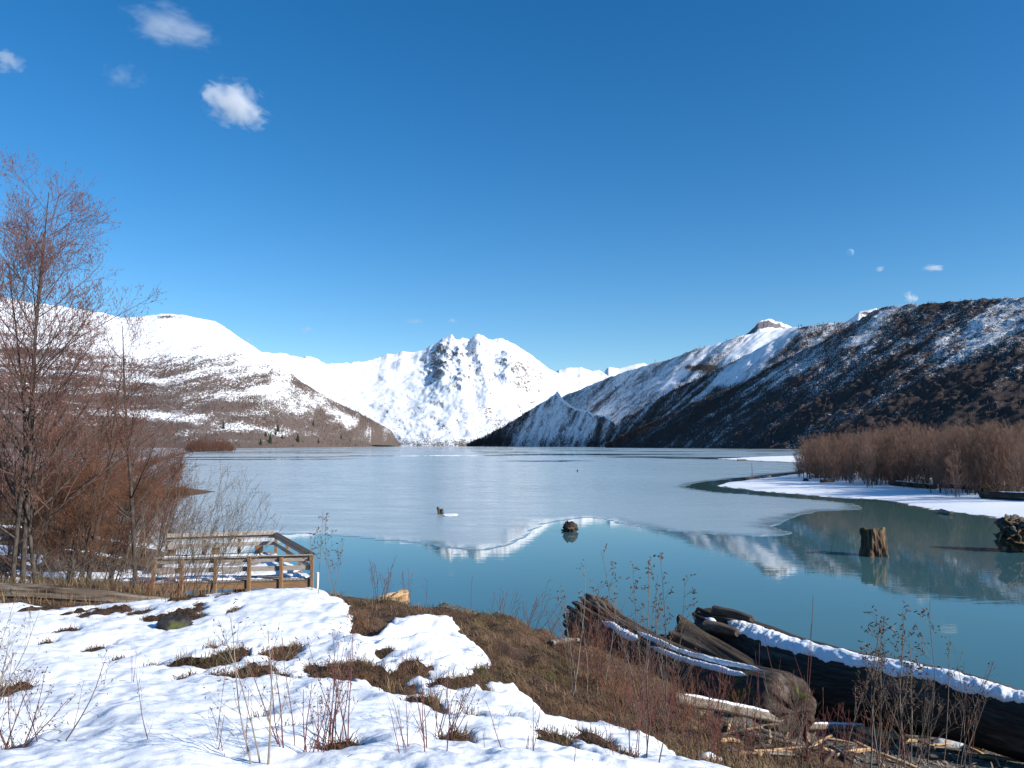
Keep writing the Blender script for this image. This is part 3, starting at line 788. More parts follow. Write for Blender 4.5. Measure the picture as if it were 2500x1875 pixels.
def catkins(P, r, per, size, rad, hang=1.0):
    B, K, _ = P.shape; n = B * per
    pi_ = np.repeat(np.arange(B), per); t = r.uniform(0.45, 1.0, n) * (K - 1); i = np.minimum(t.astype(int), K - 2); fr = (t - i)[:, None]
    st = P[pi_, i] * (1 - fr) + P[pi_, i + 1] * fr
    d = r.normal(0, 0.35, (n, 3)); d[:, 2] -= hang; d /= np.linalg.norm(d, axis=1, keepdims=True)
    L = size * r.uniform(0.6, 1.3, n)[:, None]
    C = np.stack([st, st + d * L * 0.5, st + d * L], 1)
    return C, np.stack([np.full(n, rad * 0.3), np.full(n, rad), np.full(n, rad * 0.25)], 1)

def alder(name, label, loc, H, stems, seed, lean=(0, 0), mats=(BARK, TWIG_RED, CATKIN), n1=16, n2=9, n3=7, spread=(30, 55), cat=2, first=0.18, trad=0.013, limb=0.42, twig_r=0.0045, group=None, category="tree", bias=None, up1=0.5):
    r = np.random.default_rng(seed)
    t = thing(name, label, category, loc, 0, group)
    # stems
    a = r.uniform(0, 2 * pi, stems); tilt = np.radians(r.uniform(2, 9, stems) * (1.0 if stems > 1 else 0.4))
    d = np.stack([np.cos(a) * np.sin(tilt) + lean[0], np.sin(a) * np.sin(tilt) + lean[1], np.cos(tilt)], -1)
    d[0] = (lean[0], lean[1], 1.0)
    d /= np.linalg.norm(d, axis=1, keepdims=True)
    L = H * np.concatenate([[1.0], r.uniform(0.7, 0.9, stems - 1)])
    P0 = curve_from(r.normal(0, 0.12, (stems, 3)) * [1, 1, 0] - [0, 0, 0.3], d, L, 12, 0.12, 0.022, r)
    R0 = (trad * L)[:, None] * (np.linspace(1, 0.12, 12)[None] ** 0.9)
    P1, R1 = branch(P0, R0, n1, first, 0.97, spread, H * limb, 8, up1, 0.07, 0.5, r, 0.8, bias=bias)
    P2, R2 = branch(P1, R1, n2, 0.18, 0.98, (22, 50), H * limb * 0.36, 5, 0.35, 0.10, 0.55, r, 0.8, minr=twig_r * 1.15)
    P3, R3 = branch(P2, R2, n3, 0.15, 1.0, (20, 55), H * limb * 0.14, 3, 0.25, 0.14, 0.6, r, 0.8, minr=twig_r)
    b = Build(); b.add(tubes(P0, R0, 8)); b.add(tubes(P1, R1, 5))
    obj("trunk", b.mesh(name + "_trunk", [mats[0]]), t)
    b = Build(); b.add(tubes(P2, R2, 3)); b.add(tubes(P3, R3, 3))
    if cat:
        C, RC = catkins(P3, r, cat, 0.075 * H / 11, 0.011 * H / 11); b.add(tubes(C, RC, 3), 1)
    obj("crown", b.mesh(name + "_crown", [mats[1], mats[2]]), t)
    return t

def shrub(name, label, loc, H, stems, seed, mats=(TWIG_RED, BUD), fan=(5, 30), n1=6, n2=4, r0=0.006, lean=(0, 0), cat=1, spread=0.12, bud=(0.02, 0.004), up=0.4, L1=0.35, L2=0.4, ang=(18, 45), group=None, tmin=0.3, minr=0.0016, hvar=(0.55, 1.0), part="stem"):
    r = np.random.default_rng(seed)
    t = thing(name, label, "shrub", loc, 0, group)
    a = r.uniform(0, 2 * pi, stems); tilt = np.radians(r.uniform(fan[0], fan[1], stems))
    d = np.stack([np.cos(a) * np.sin(tilt) + lean[0], np.sin(a) * np.sin(tilt) * 0.8 + lean[1], np.cos(tilt)], -1)
    d /= np.linalg.norm(d, axis=1, keepdims=True)
    L = H * r.uniform(hvar[0], hvar[1], stems); L[0] = H
    st = r.normal(0, spread, (stems, 3)) * [1, 1, 0] - [0, 0, 0.05]
    P0 = curve_from(st, d, L, 9, up, 0.05, r)
    R0 = np.maximum((r0 * r.uniform(0.7, 1.2, stems))[:, None] * np.linspace(1, 0.25, 9)[None], minr)
    b = Build(); b.add(tubes(P0, R0, 5))
    obj("stem", b.mesh(name + "_stem", [mats[0]]), t)["kind"] = "stuff"
    if n1:
        b = Build()
        P1, R1 = branch(P0, R0, n1, tmin, 0.97, ang, H * L1, 6, 0.3, 0.08, 0.55, r, 0.8, minr=minr)
        b.add(tubes(P1, R1, 3)); last = P1
        if n2:
            P2, R2 = branch(P1, R1, n2, 0.2, 1.0, (20, 50), H * L1 * L2, 4, 0.25, 0.12, 0.6, r, 0.8, minr=minr * 0.9)
            b.add(tubes(P2, R2, 3)); last = P2
        if cat:
            C, RC = catkins(last, r, cat, bud[0], bud[1], 0.1); b.add(tubes(C, RC, 3), 1)
        obj("twig", b.mesh(name + "_twig", [mats[0], mats[1]]), t)["kind"] = "stuff"
    return t

# ------------------------------------------------------------------ left shore trees
def base_at(px, Y):
    x = at(px, 1300, Y)[0]
    return (float(x), float(Y), float(ground_z(np.array([x]), np.array([float(Y)]))[0]) - 0.05)
def height_to(px, py, Y, b): return float(at(px, py, Y)[2] - b[2])

b = base_at(60, 23.0)
alder("alder_tree", "tallest bare alder with mauve catkins beside the left log", b, height_to(120, 425, 23, b), 3, 131, (0.04, 0), (BARK, TWIG_TOP, CATKIN), 28, 12, 7, (32, 60), 1, 0.12, 0.0068, 0.42)
b = base_at(-110, 20.0)
alder("alder_tree", "bare alder leaning in at the left edge of the view", b, 8.6, 2, 102, (-0.02, 0), (BARK, TWIG_TOP, CATKIN), 20, 9, 6, (30, 55), 1, 0.2, 0.008, 0.42)
b = base_at(335, 30.0)
alder("alder_tree", "slender reddish alder rising behind the boardwalk", b, height_to(350, 770, 30, b), 1, 103, (0.02, 0), (BARK, TWIG_RED, CATKIN), 22, 9, 6, (35, 62), 1, 0.2, 0.009, 0.36)
b = base_at(205, 26.0)
alder("alder_tree", "crooked bare alder between the tallest alder and the slender one", b, 7.6, 2, 104, (0.10, 0), (BARK, TWIG_RED, CATKIN), 18, 9, 6, (35, 65), 0, 0.2, 0.011, 0.42)
b = base_at(-20, 30.0)
alder("alder_tree", "bare alder half hidden behind the tallest alder trunk", b, 9.0, 2, 105, (-0.05, 0), (BARK, TWIG_RED, CATKIN), 16, 8, 6, (35, 60), 0, 0.2, 0.011, 0.40)

sh = [(90, 25.5, 5.2, 0.25, 201, "orange twigged alder bush at the foot of the tallest alder"),
      (165, 25.0, 4.8, 0.28, 202, "orange twigged bush arching right over the left log"),
      (262, 31.0, 5.4, 0.30, 203, "dense rusty bush behind the left log in front of snow"),
      (335, 45.0, 7.4, 0.26, 204, "rusty bush arching towards the lake behind the platform"),
      (385, 47.0, 7.0, 0.26, 205, "rusty bush at the lake edge behind the platform's left end"),
      (20, 27.0, 5.4, 0.15, 206, "orange twigged bush at the far left behind the log"),
      (130, 34.0, 6.2, 0.22, 207, "tall rusty bush on the snowy flat behind the alders"),
      (300, 40.0, 6.6, 0.28, 208, "reddish bush farther back on the snowy flat"),
      (60, 40.0, 8.0, 0.20, 211, "tall rusty bush farthest left on the snowy flat"),
      (250, 46.0, 8.2, 0.24, 212, "tall rusty bush in front of the lake left of the platform"),
      (150, 44.0, 8.4, 0.22, 213, "broad rusty bush far back between two alders"),
      (205, 36.0, 6.2, 0.30, 209, "tangled rusty bush between the alders and the lake")]
bush_src = []
for k, (px, Y, H, ln, sd, lab) in enumerate(sh):
    b = base_at(px, Y)
    if k < 4:
        bush_src.append(alder("alder_bush", lab, b, 6.0, 8, sd, (0.26, 0), (TWIG_GREY if k % 3 == 0 else BARK, TWIG_ORANGE, CATKIN), 10, 7, 5, (25, 60), 0, 0.10, 0.0068, 0.46, 0.005, category="bush", up1=0.25))
        bush_src[-1].scale = (H / 6,) * 3
    else:
        q = H / 6 * random.uniform(0.95, 1.08)
        copy_tree(bush_src[(k * 3 + 1) % 4], b, random.uniform(-0.5, 0.5), (q * random.uniform(0.9, 1.15), q, q), lab)

# arching grey willow in front of the platform
b = base_at(455, 26.5)
shrub("willow_bush", "grey many-stemmed willow fanning out in front of the platform", b, 5.4, 40, 301, (TWIG_GREY, BUD), (4, 30), 7, 4, 0.013, (0.30, 0), 1, 0.45, (0.03, 0.006), 0.15, 0.26, 0.4, (15, 38), minr=0.005, hvar=(0.45, 1.0))
b = base_at(380, 25.0)
shrub("willow_bush", "pale thin willow stems left of the platform", b, 3.6, 16, 302, (TWIG_PALE, BUD), (4, 26), 6, 3, 0.012, (0.22, 0), 1, 0.35, (0.03, 0.006), 0.15, 0.26, 0.4, (15, 38), minr=0.0035)
b = base_at(300, 22.0)
shrub("bramble_bush", "low grey bramble tangle behind the left log's right end", b, 1.5, 26, 303, (TWIG_GREY, BUD), (15, 65), 6, 3, 0.008, (0.05, 0), 0, 0.5, (0.02, 0.004), 0.0, 0.35, 0.5, (20, 60), minr=0.003)
b = base_at(400, 21.0)
shrub("bramble_bush", "brown dead stems where the snow meets the platform path", b, 1.1, 30, 304, (TWIG_ORANGE, BUD), (10, 55), 5, 3, 0.007, (0.0, 0), 0, 0.5, (0.02, 0.004), 0.0, 0.35, 0.5, (20, 60), minr=0.003)
b = base_at(170, 21.6)
shrub("bramble_bush", "low brown bramble growing over the middle of the left log", b, 1.3, 26, 305, (TWIG_GREY, BUD), (15, 65), 6, 3, 0.008, (0.05, 0), 0, 0.6, (0.02, 0.004), 0.0, 0.35, 0.5, (20, 60), minr=0.003)

# ------------------------------------------------------------------ left and right shores further out
SHORE_SNOW, nt, out = new_mat("shore_snow"); n = N(nt)
co = n.coord()
d = n.math('ADD', n.attr("bare"), n.math('ADD', n.math('MULTIPLY', n.math('SUBTRACT', n.noise(co, 0.9, 5, 0.65), 0.5), 0.9), n.math('MULTIPLY', n.math('SUBTRACT', n.noise(co, 0.12, 4), 0.5), 0.5)))
mk = n.maprange(d, 0.45, 0.55)
bc = n.mix(n.maprange(n.noise(co, 2.5, 4), 0.4, 0.6), (0.055, 0.042, 0.034), (0.12, 0.085, 0.055))
nrm = n.bump(n.noise(co, 3, 5, 0.6), 0.5, 0.12)
n.link(n.pbsdf(n.mix(mk, (0.87, 0.88, 0.90), bc), 0.8, 0.2, nrm), out.inputs[0])

def shore(name, label, outline_px, height, slope, bare_fn, nx=220, ny=160):
    pts = onwater(*np.array(outline_px, float).T)[:, :2]
    pts = spline(np.concatenate([pts, pts[:1]]), 6)[:-1]
    tt = np.arange(len(pts)); c0 = pts.mean(0)
    lo, hi = pts.min(0), pts.max(0)
    lo = lo - 4; hi = hi + 4
    X, Y = np.meshgrid(np.linspace(lo[0], hi[0], nx), np.linspace(lo[1], hi[1], ny), indexing='ij')
    s = poly_sdist(X, Y, pts) + (fbm(X * 0.12, Y * 0.12, 4, 8) - 0.5) * 3.0
    Z = np.where(s > 0, height * (1 - np.exp(-s * slope / height)), np.maximum(s * 0.15, -0.5)) + (fbm(X * 0.3, Y * 0.3, 4, 18) - 0.5) * 0.25 * smooth(0, 3, s) - 0.02
    fc = grid_faces(nx, ny); keep = (s.ravel()[fc] > -3).any(1)
    o = obj(name, mesh_arrays(name, np.stack([X, Y, Z], -1).reshape(-1, 3), [fc[keep]], SHORE_SNOW, attrs={"bare": bare_fn(X, Y, s).ravel()}))
    tag(o, label, "shore", kind="structure")
    def zf(x, y):
        ix = np.clip((x - lo[0]) / (hi[0] - lo[0]) * (nx - 1), 0, nx - 1).astype(int); iy = np.clip((y - lo[1]) / (hi[1] - lo[1]) * (ny - 1), 0, ny - 1).astype(int)
        return Z[ix, iy]
    return o, zf, pts
point, point_z, point_pts = shore("beach", "snow-covered point curving into the lake on the right",
      [(1748,1187),(1800,1193),(1900,1203),(2000,1212),(2100,1217),(2200,1231),(2300,1248),(2400,1262),(2500,1278),(2700,1310),(3000,1330),(3300,1240),(3000,1140),(2500,1128),(2250,1132),(2100,1139),(2000,1150),(1930,1159),(1850,1168),(1780,1177)],
      1.1, 0.10, lambda x, y, s: 0.95 * smooth(2.0, 0.3, s) - 0.30 + 0.35 * smooth(22, 36, s) + 0.25 * np.exp(-((s - 4.5) / 1.0) ** 2), 210, 190)
shore("sandbar", "thin far sandbar with snow behind the right point",
      [(1735,1121.5),(1800,1124.5),(1880,1128),(1960,1130.5),(2100,1130),(2100,1115),(1960,1114),(1850,1116)],
      1.2, 0.08, lambda x, y, s: 0.9 * smooth(7.0, 2.0, s) - 0.25, 160, 140)
shore("left_shore", "brown and snowy flat along the left lake edge",
      [(300,1340),(335,1318),(300,1205),(415,1122),(470,1105),(500,1101),(540,1096.5),(300,1094.5),(-300,1095.5),(-900,1110),(-900,1240),(-300,1340)],
      3.0, 0.06, lambda x, y, s: 0.55 + 0.6 * smooth(5, 1, s) + 0 * x, 170, 190)

# thicket of leafless alders on the point
def thicket_tree(seed, H):
    r = np.random.default_rng(seed)
    stems = 4
    a = r.uniform(0, 2 * pi, stems); tilt = np.radians(r.uniform(2, 10, stems))
    d = np.stack([np.cos(a) * np.sin(tilt), np.sin(a) * np.sin(tilt), np.cos(tilt)], -1)
    L = H * r.uniform(0.8, 1.0, stems)
    P0 = curve_from(r.normal(0, 0.35, (stems, 3)) * [1, 1, 0] - [0, 0, 0.3], d, L, 8, 0.1, 0.03, r)
    R0 = (0.0075 * L)[:, None] * np.linspace(1, 0.15, 8)[None]
    P1, R1 = branch(P0, R0, 17, 0.05, 0.97, (28, 62), H * 0.30, 5, 0.5, 0.07, 0.5, r, 0.8, minr=0.012)
    P2, R2 = branch(P1, R1, 7, 0.15, 1.0, (18, 45), H * 0.12, 4, 0.4, 0.1, 0.6, r, 0.8, minr=0.010)
    P3, R3 = branch(P2, R2, 3, 0.2, 1.0, (18, 45), H * 0.055, 3, 0.4, 0.1, 0.8, r, 0.8, minr=0.009)
    b1 = Build(); b1.add(tubes(P0, R0, 5))
    b2 = Build(); b2.add(tubes(P1, R1, 3)); b2.add(tubes(P2, R2, 3)); b2.add(tubes(P3, R3, 3))
    return b1.mesh("alder_trunk", [THICKET_TRUNK]), b2.mesh("alder_crown", [THICKET])
variants = [thicket_tree(500 + i, 9.2) for i in range(6)]
rr = np.random.default_rng(12)
th_line = onwater(*np.array([(1945,1166),(1990,1166),(2050,1174),(2120,1180),(2200,1188),(2300,1197),(2400,1203),(2500,1210),(2640,1222)], float).T, z=0.9)[:, :2]
th_line = spline(th_line, 10)
nth = 0
spots = []
while nth < 298:
    i = rr.integers(0, len(th_line)); p = th_line[i]
    back = rr.random() ** 1.3 * (50 if p[0] < 85 else 60)
    q = p + np.array([rr.normal(0, 2.5) + back * 0.34, back])
    px_, py_ = project(np.array([q[0], q[1], 5.0]))
    if px_ < 1950 + rr.uniform(-12, 25) or px_ > 2640: continue
    if poly_sdist(np.array([q[0]]), np.array([q[1]]), point_pts)[0] < 2.0: continue
    spots.append(q); nth += 1
for q in spots:
    tr, cr = variants[rr.integers(0, 6)]
    t = thing("bare_alder", "slender leafless brown alder in the dense thicket on the snowy point", "tree", (q[0], q[1], float(point_z(q[0], q[1]))), rr.uniform(0, 6.28), "leafless alders of the thicket on the point")
    pxx = project(np.array([q[0], q[1], 5.0]))[0]
    s = rr.uniform(0.66, 1.12) * (0.82 + 0.2 * smooth(1950, 2250, pxx)) * (q[1] / 140) ** 0.25
    t.scale = (s, s, s)
    obj("trunk", tr, t); obj("crown", cr, t)

# rusty dome-shaped clump on the left shore
bx = onwater(512, 1103)
r = np.random.default_rng(88)
t = thing("willow_clump", "dome-shaped rusty willow clump at the far left waterline", "bush", (bx[0], bx[1], 0.3))
nst = 700
a = r.uniform(0, 2 * pi, nst); rad = np.sqrt(r.random(nst)) * 26
st = np.stack([np.cos(a) * rad, np.sin(a) * rad * 0.6, np.zeros(nst)], -1)
dd = np.stack([np.cos(a) * rad / 40, np.sin(a) * rad / 60, np.ones(nst)], -1); dd /= np.linalg.norm(dd, axis=1, keepdims=True)
P0 = curve_from(st, dd, 19.0 * np.maximum(1 - (rad / 28) ** 2, 0.15) * r.uniform(0.8, 1, nst), 5, 0, 0.06, r)
b1 = Build(); R0 = np.full((nst, 5), 0.07); b1.add(tubes(P0, R0, 3)); obj("stem", b1.mesh("willow_clump_stem", [TWIG_RED]), t)
P1, R1 = branch(P0, R0, 7, 0.2, 1, (15, 50), 3.2, 3, 0.3, 0.1, 0.6, r, minr=0.05)
b1 = Build(); b1.add(tubes(P1, R1, 3)); obj("crown", b1.mesh("willow_clump_crown", [TWIG_ORANGE]), t)

# dark conifers on the lower left slope
CONIFER = mat_two("conifer", (0.018, 0.035, 0.018), (0.03, 0.05, 0.025), 0.6, 0.9)
def conifer(seed):
    r = np.random.default_rng(seed); b = Build(); H = 14.0
    tiers = 16
    Vs, Fs, nn = [], [], 0
    for k in range(tiers):
        z = H * (0.10 + 0.9 * k / tiers); rad = (H * 0.24) * (1 - k / tiers) ** 0.8 + 0.2
        m = 11; a = np.arange(m) * 2 * pi / m + r.uniform(0, 1)
        rr_ = rad * r.uniform(0.55, 1.15, m)
        ringo = np.stack([np.cos(a) * rr_, np.sin(a) * rr_, z - 0.30 * rr_ + r.normal(0, .15, m)], -1)
        top = np.array([[0, 0, z + H * 0.10]])
        Vs += [ringo, top]
        Fs.append(np.stack([nn + np.arange(m), nn + (np.arange(m) + 1) % m, np.full(m, nn + m)], -1)); nn += m + 1
    crown = mesh_arrays("conifer_crown", np.concatenate(Vs), Fs, CONIFER, False)
    P = np.zeros((1, 3, 3)); P[0, :, 2] = [-1.5, H * 0.5, H * 0.98]
    trunk = Build(); trunk.add(tubes(P, np.array([[0.28, 0.18, 0.04]]), 6))
    return trunk.mesh("conifer_trunk", [BARK]), crown
con = [conifer(700 + i) for i in range(3)]
P_, px_, py_, de_, v_ = MT["mountain_left"]
vis = (v_ <= 1.0)[None, :] & np.ones_like(px_, bool)
for k, (cx, cy, ht, lab) in enumerate([(637,1086,17,"dark conifer standing at the left waterline under the snowy terrace"),(672,1062,15,"conifer on the upper edge of the snowy terrace, beside the taller one"),
        (678,1056,19,"tallest conifer on the upper edge of the snowy terrace"),(650,1068,14,"small conifer at the left end of the snowy terrace"),(690,1072,14,"small conifer in the middle of the snowy terrace"),
        (660,1082,24,"slim conifer below the snowy terrace near the lake"),(728,1080,22,"broad conifer at the right end of the snowy terrace"),(766,1040,14,"lone small conifer high on the brown slope"),
        (833,1072,12,"small conifer near the lake on the brown slope right of the terrace"),(545,1046,18,"conifer left of the terrace above the willow clump"),(776,1084,12,"short conifer by the waterline right of the terrace")]):
    dist = np.where(vis, (px_ - cx) ** 2 + (py_ - cy) ** 2, 1e9)
    p = P_.reshape(-1, 3)[np.argmin(dist)]
    t = thing("conifer", lab, "tree", tuple(p), k * 1.3, "conifers on the lower left slope")
    s = ht / F * p[1] / 14.0; t.scale = (s * 1.1, s * 1.1, s)
    obj("trunk", con[k % 3][0], t); obj("crown", con[k % 3][1], t)

# ------------------------------------------------------------------ logs and stumps
def wood_mat(name, c1, c2, c3, moss=None, sc=1.0):
    m, nt, out = new_mat(name); n = N(nt)
    st = n.attr("st", 'Vector')
    g = n.noise(n.mapping(st, (0.9, 9.0, 9.0)), 2.2 * sc, 6, 0.65)
    g2 = n.noise(n.mapping(st, (0.5, 3.0, 3.0)), 1.3 * sc, 4, 0.6)
    col = n.mix(n.maprange(g, 0.32, 0.68), c1, c2)
    col = n.mix(n.maprange(g2, 0.5, 0.7), col, c3)
    if moss:
        up = n.maprange(n.noise(n.coord(), 1.9, 5, 0.65), 0.56, 0.66)
        col = n.mix(n.math('MULTIPLY', up, n.attr("moss")), col, moss)
    n.link(n.pbsdf(col, 0.88, 0.2, n.bump(g, 0.8, 0.035)), out.inputs[0])
    return m
LOGWOOD = wood_mat("log_wood", (0.045, 0.032, 0.025), (0.16, 0.12, 0.09), (0.23, 0.185, 0.15), (0.13, 0.15, 0.02))
LOGDARK = wood_mat("log_dark", (0.025, 0.018, 0.014), (0.075, 0.052, 0.04), (0.15, 0.12, 0.10), (0.10, 0.11, 0.02))
LOGA = wood_mat("log_brown", (0.03, 0.021, 0.016), (0.10, 0.075, 0.057), (0.16, 0.125, 0.10), (0.10, 0.12, 0.015))
LOGGREY = wood_mat("log_grey", (0.12, 0.095, 0.075), (0.30, 0.26, 0.21), (0.38, 0.33, 0.27))
LOGWEATH = wood_mat("log_weathered", (0.035, 0.024, 0.018), (0.27, 0.215, 0.165), (0.13, 0.095, 0.07), None, 0.55)
STUMPWOOD = wood_mat("stump_wood", (0.035, 0.024, 0.017), (0.17, 0.105, 0.062), (0.26, 0.18, 0.115), (0.05, 0.06, 0.015), 0.9)

def log_mesh(name, axis, rad, mat, nl=140, na=64, flute=0.05, nfl=9, jag=0.25, seed=1, flare=None, sag=0, moss_end=False, round1=0.0):
    """axis: list of 3D points, rad: list of radii; returns mesh + frames"""
    ax = spline(axis, 24) if len(axis) > 2 else np.array([np.array(axis[0]) + (np.array(axis[1]) - np.array(axis[0])) * t_ for t_ in np.linspace(0, 1, 50)])
    s = np.linspace(0, 1, len(ax)); u = np.linspace(0, 1, nl)
    A = np.stack([np.interp(u, s, ax[:, k]) for k in range(3)], -1)
    Rd = np.interp(u, np.linspace(0, 1, len(rad)), rad)
    if round1: Rd = Rd * np.where(u > 1 - round1, np.sqrt(np.maximum(1 - 0.8 * ((u - 1 + round1) / round1) ** 2, 0.05)), 1)
    T = np.gradient(A, axis=0); T /= np.linalg.norm(T, axis=1, keepdims=True)
    side = np.cross(T, [0, 0, 1.0]); side /= np.linalg.norm(side, axis=1, keepdims=True)
    upv = np.cross(side, T)
    length = np.linalg.norm(ax[-1] - ax[0])
    th = np.arange(na) * 2 * pi / na
    U_, TH_ = np.meshgrid(u, th, indexing='ij')
    cx, sx = np.cos(TH_), np.sin(TH_)
    per = lambda f, seed_, lx: (fbm(f * cx + 7 + U_ * lx, f * sx + 3 + U_ * lx * 0.3, 4, seed_) - 0.5) * 2
    fl = per(1.6, seed, 0.5) * 0.6 + (ridged(nfl / 2.0 * cx + 5 + U_ * 0.6, nfl / 2.0 * sx + 9, 2, seed + 3) - 0.6) * 1.4
    amp = flute * np.ones_like(U_)
    if flare is not None: amp = amp + flare * np.exp(-U_ * 5.0)
    fine = per(8.0, seed + 9, 1.5) * 0.03
    RR = Rd[:, None] * (1 + amp * fl + fine)
    # broken ends: each strand ends at its own place
    e0 = (fbm(2.5 * np.cos(th) + 3, 2.5 * np.sin(th) + 5, 4, seed + 20) - 0.5) * 2 * jag / length
    e1 = (fbm(2.5 * np.cos(th) + 8, 2.5 * np.sin(th) + 1, 4, seed + 30) - 0.5) * 2 * jag / length
    Ue = U_ + e0[None] * np.exp(-U_ * 14) + e1[None] * np.exp(-(1 - U_) * 14)
    B = np.stack([np.interp(np.clip(Ue, 0, 1), u, A[:, k]) for k in range(3)], -1)
    B = B + np.where(Ue < 0, Ue, np.where(Ue > 1, Ue - 1, 0))[..., None] * T[:, None] * length
    V = B + RR[..., None] * (cx[..., None] * side[:, None] + sx[..., None] * upv[:, None])
    V = V.reshape(-1, 3)
    st = np.stack([U_ * length, cx * Rd[:, None], sx * Rd[:, None]], -1).reshape(-1, 3)
    mo = np.exp(-(1 - U_) * 4).ravel() if moss_end else np.full(nl * na, 0.25)
    i = np.arange(nl - 1)[:, None]; j = np.arange(na)[None]; j2 = (j + 1) % na
    q = np.stack([i * na + j, i * na + j2, (i + 1) * na + j2, (i + 1) * na + j], -1).reshape(-1, 4)
    faces = [q]
    # hollow, splintered end faces
    extra, est, emo = [], [], []
    base = len(V)
    for e, row in ((0, 0), (1, nl - 1)):
        inn = T[row] * (1 if e == 0 else -1)
        ringv = V[row * na:(row + 1) * na]; c = ringv.mean(0)
        prev = np.arange(row * na, (row + 1) * na)
        for kk, (f, dep) in enumerate([(0.72, 0.06), (0.45, 0.14), (0.2, 0.16)]):
            rv = c + (ringv - c) * f + inn[None] * (dep + (np.random.default_rng(seed + kk + e * 10).random(na)[:, None] - 0.5) * 0.18) * Rd[row]
            idx = base + np.arange(na); base += na
            extra.append(rv); est.append(np.stack([np.full(na, f), np.cos(th) * f, np.sin(th) * f], -1)); emo.append(np.full(na, 0.6 if moss_end and e == 1 else 0.1))
            a_, b_ = prev, idx
            fcs = np.stack([a_, b_, np.roll(b_, -1), np.roll(a_, -1)], -1)
            faces.append(fcs if e == 0 else fcs[:, ::-1]); prev = idx
        extra.append((c + inn * 0.15 * Rd[row])[None]); est.append(np.zeros((1, 3))); emo.append(np.zeros(1))
        tri = np.stack([prev, np.full(na, base), np.roll(prev, -1)], -1); base += 1
        faces.append(tri if e == 0 else tri[:, ::-1])
    V = np.concatenate([V] + extra); st = np.concatenate([st] + est); mo = np.concatenate([mo] + emo)
    me = mesh_arrays(name, V, faces, mat, True, attrs={"st": st, "moss": mo})
    return me, (A, side, upv, Rd, length)

def log_snow(name, frames, u0, u1, th0, th1, thick=0.09, seed=1, nl=170, na=18, edge=0.5):
    """lumpy strip of snow lying on a log between angles th0..th1 (degrees, 90 = top)"""
    A, side, upv, Rd, length = frames
    uu = np.linspace(u0, u1, nl); un = np.linspace(0, 1, len(A))
    I = lambda M: np.stack([np.interp(uu, un, M[:, k]) for k in range(3)], -1)
    A2, s2, u2 = I(A), I(side), I(upv); R2 = np.interp(uu, un, Rd)
    w = np.linspace(0, 1, na)
    x = uu * length
    lo = th0 + (fbm(x * 2.6, x * 0, 5, seed, 0.65) - 0.5) * 2 * edge * (th1 - th0)
    hi = th1 + (fbm(x * 2.6, x * 0 + 40, 5, seed + 5, 0.65) - 0.5) * 2 * edge * 0.6 * (th1 - th0)
    taper = smooth(0, 0.06, (uu - u0)) * smooth(0, 0.04, (u1 - uu))
    mid = (lo + hi) / 2; lo = mid + (lo - mid) * taper; hi = mid + (hi - mid) * taper
    th = np.radians(lo[:, None] + (hi - lo)[:, None] * w[None])
    prof = np.sin(pi * w)[None] ** 0.45
    lump = 0.25 + 1.5 * fbm(x[:, None] * 4.5, th * R2[:, None] * 6.0, 4, seed + 8, 0.6)
    h = thick * prof * lump * taper[:, None] - 0.035 * (1 - prof)
    rr_ = R2[:, None] * 1.03 + h
    V = A2[:, None] + rr_[..., None] * (np.cos(th)[..., None] * s2[:, None] + np.sin(th)[..., None] * u2[:, None])
    return mesh_arrays(name, V.reshape(-1, 3), [grid_faces(nl, na)], SNOW, True)

# left-hand log of the pile: fluted root end towards the lake
pA = [at(1440,1532,22.2), at(1540,1592,20.3), at(1700,1668,17.4), at(1945,1738,15.0)]
t = thing("fallen_log", "fluted root-ended log with two thin snow strips and mossy rounded end", "log", (0, 0, 0))
me, fr = log_mesh("fallen_log_a", pA, [0.76, 0.66, 0.62, 0.66], LOGA, 200, 110, 0.06, 13, 0.35, 3, flare=0.16, moss_end=True, round1=0.06)
obj("trunk", me, t)
obj("snow_strip", log_snow("log_snow_a", fr, 0.40, 0.90, 72, 83, 0.04, 4), t)
obj("snow_strip", log_snow("log_snow_b", fr, 0.22, 0.47, 50, 68, 0.045, 14), t)
obj("snow_strip", log_snow("log_snow_e", fr, 0.52, 0.88, 52, 64, 0.04, 15), t)
# splintered root ridges
r = np.random.default_rng(5)
A, sd_, up_, Rd, ln_ = fr
k0 = 17
th = np.radians(np.linspace(20, 215, k0) + r.normal(0, 4, k0))
Pr = []
for q in range(k0):
    ii = np.linspace(0, int(52 * r.uniform(0.5, 1.0)), 8).astype(int)
    rad_ = Rd[ii] * np.linspace(1.05, 0.98, 8) * 1.0
    Pr.append(A[ii] + rad_[:, None] * (np.cos(th[q]) * sd_[ii] + np.sin(th[q]) * up_[ii]) + r.normal(0, 0.02, (8, 3)))
Pr = np.array(Pr); Pr[:, 0] -= (A[5] - A[0]) / np.linalg.norm(A[5] - A[0]) * r.uniform(0.0, 0.25, k0)[:, None]
for q in range(k0):
    bb = Build(); bb.add(tubes(Pr[q:q + 1], np.array([[0.05, 0.085, 0.09, 0.085, 0.075, 0.06, 0.045, 0.02]]) * r.uniform(0.8, 1.3), 6))
    me = bb.mesh("root", [LOGWOOD]); 
    obj("root", me, t)
# middle stub
t = thing("fallen_log", "short weathered log stub wedged between the two large logs", "log", (0, 0, 0))
me, fr = log_mesh("fallen_log_b", [at(1652,1552,20.0), at(1740,1600,19.2), at(1880,1690,17.6)], [0.46, 0.40, 0.42], LOGA, 90, 64, 0.10, 8, 0.5, 8, flare=0.25)
obj("trunk", me, t)
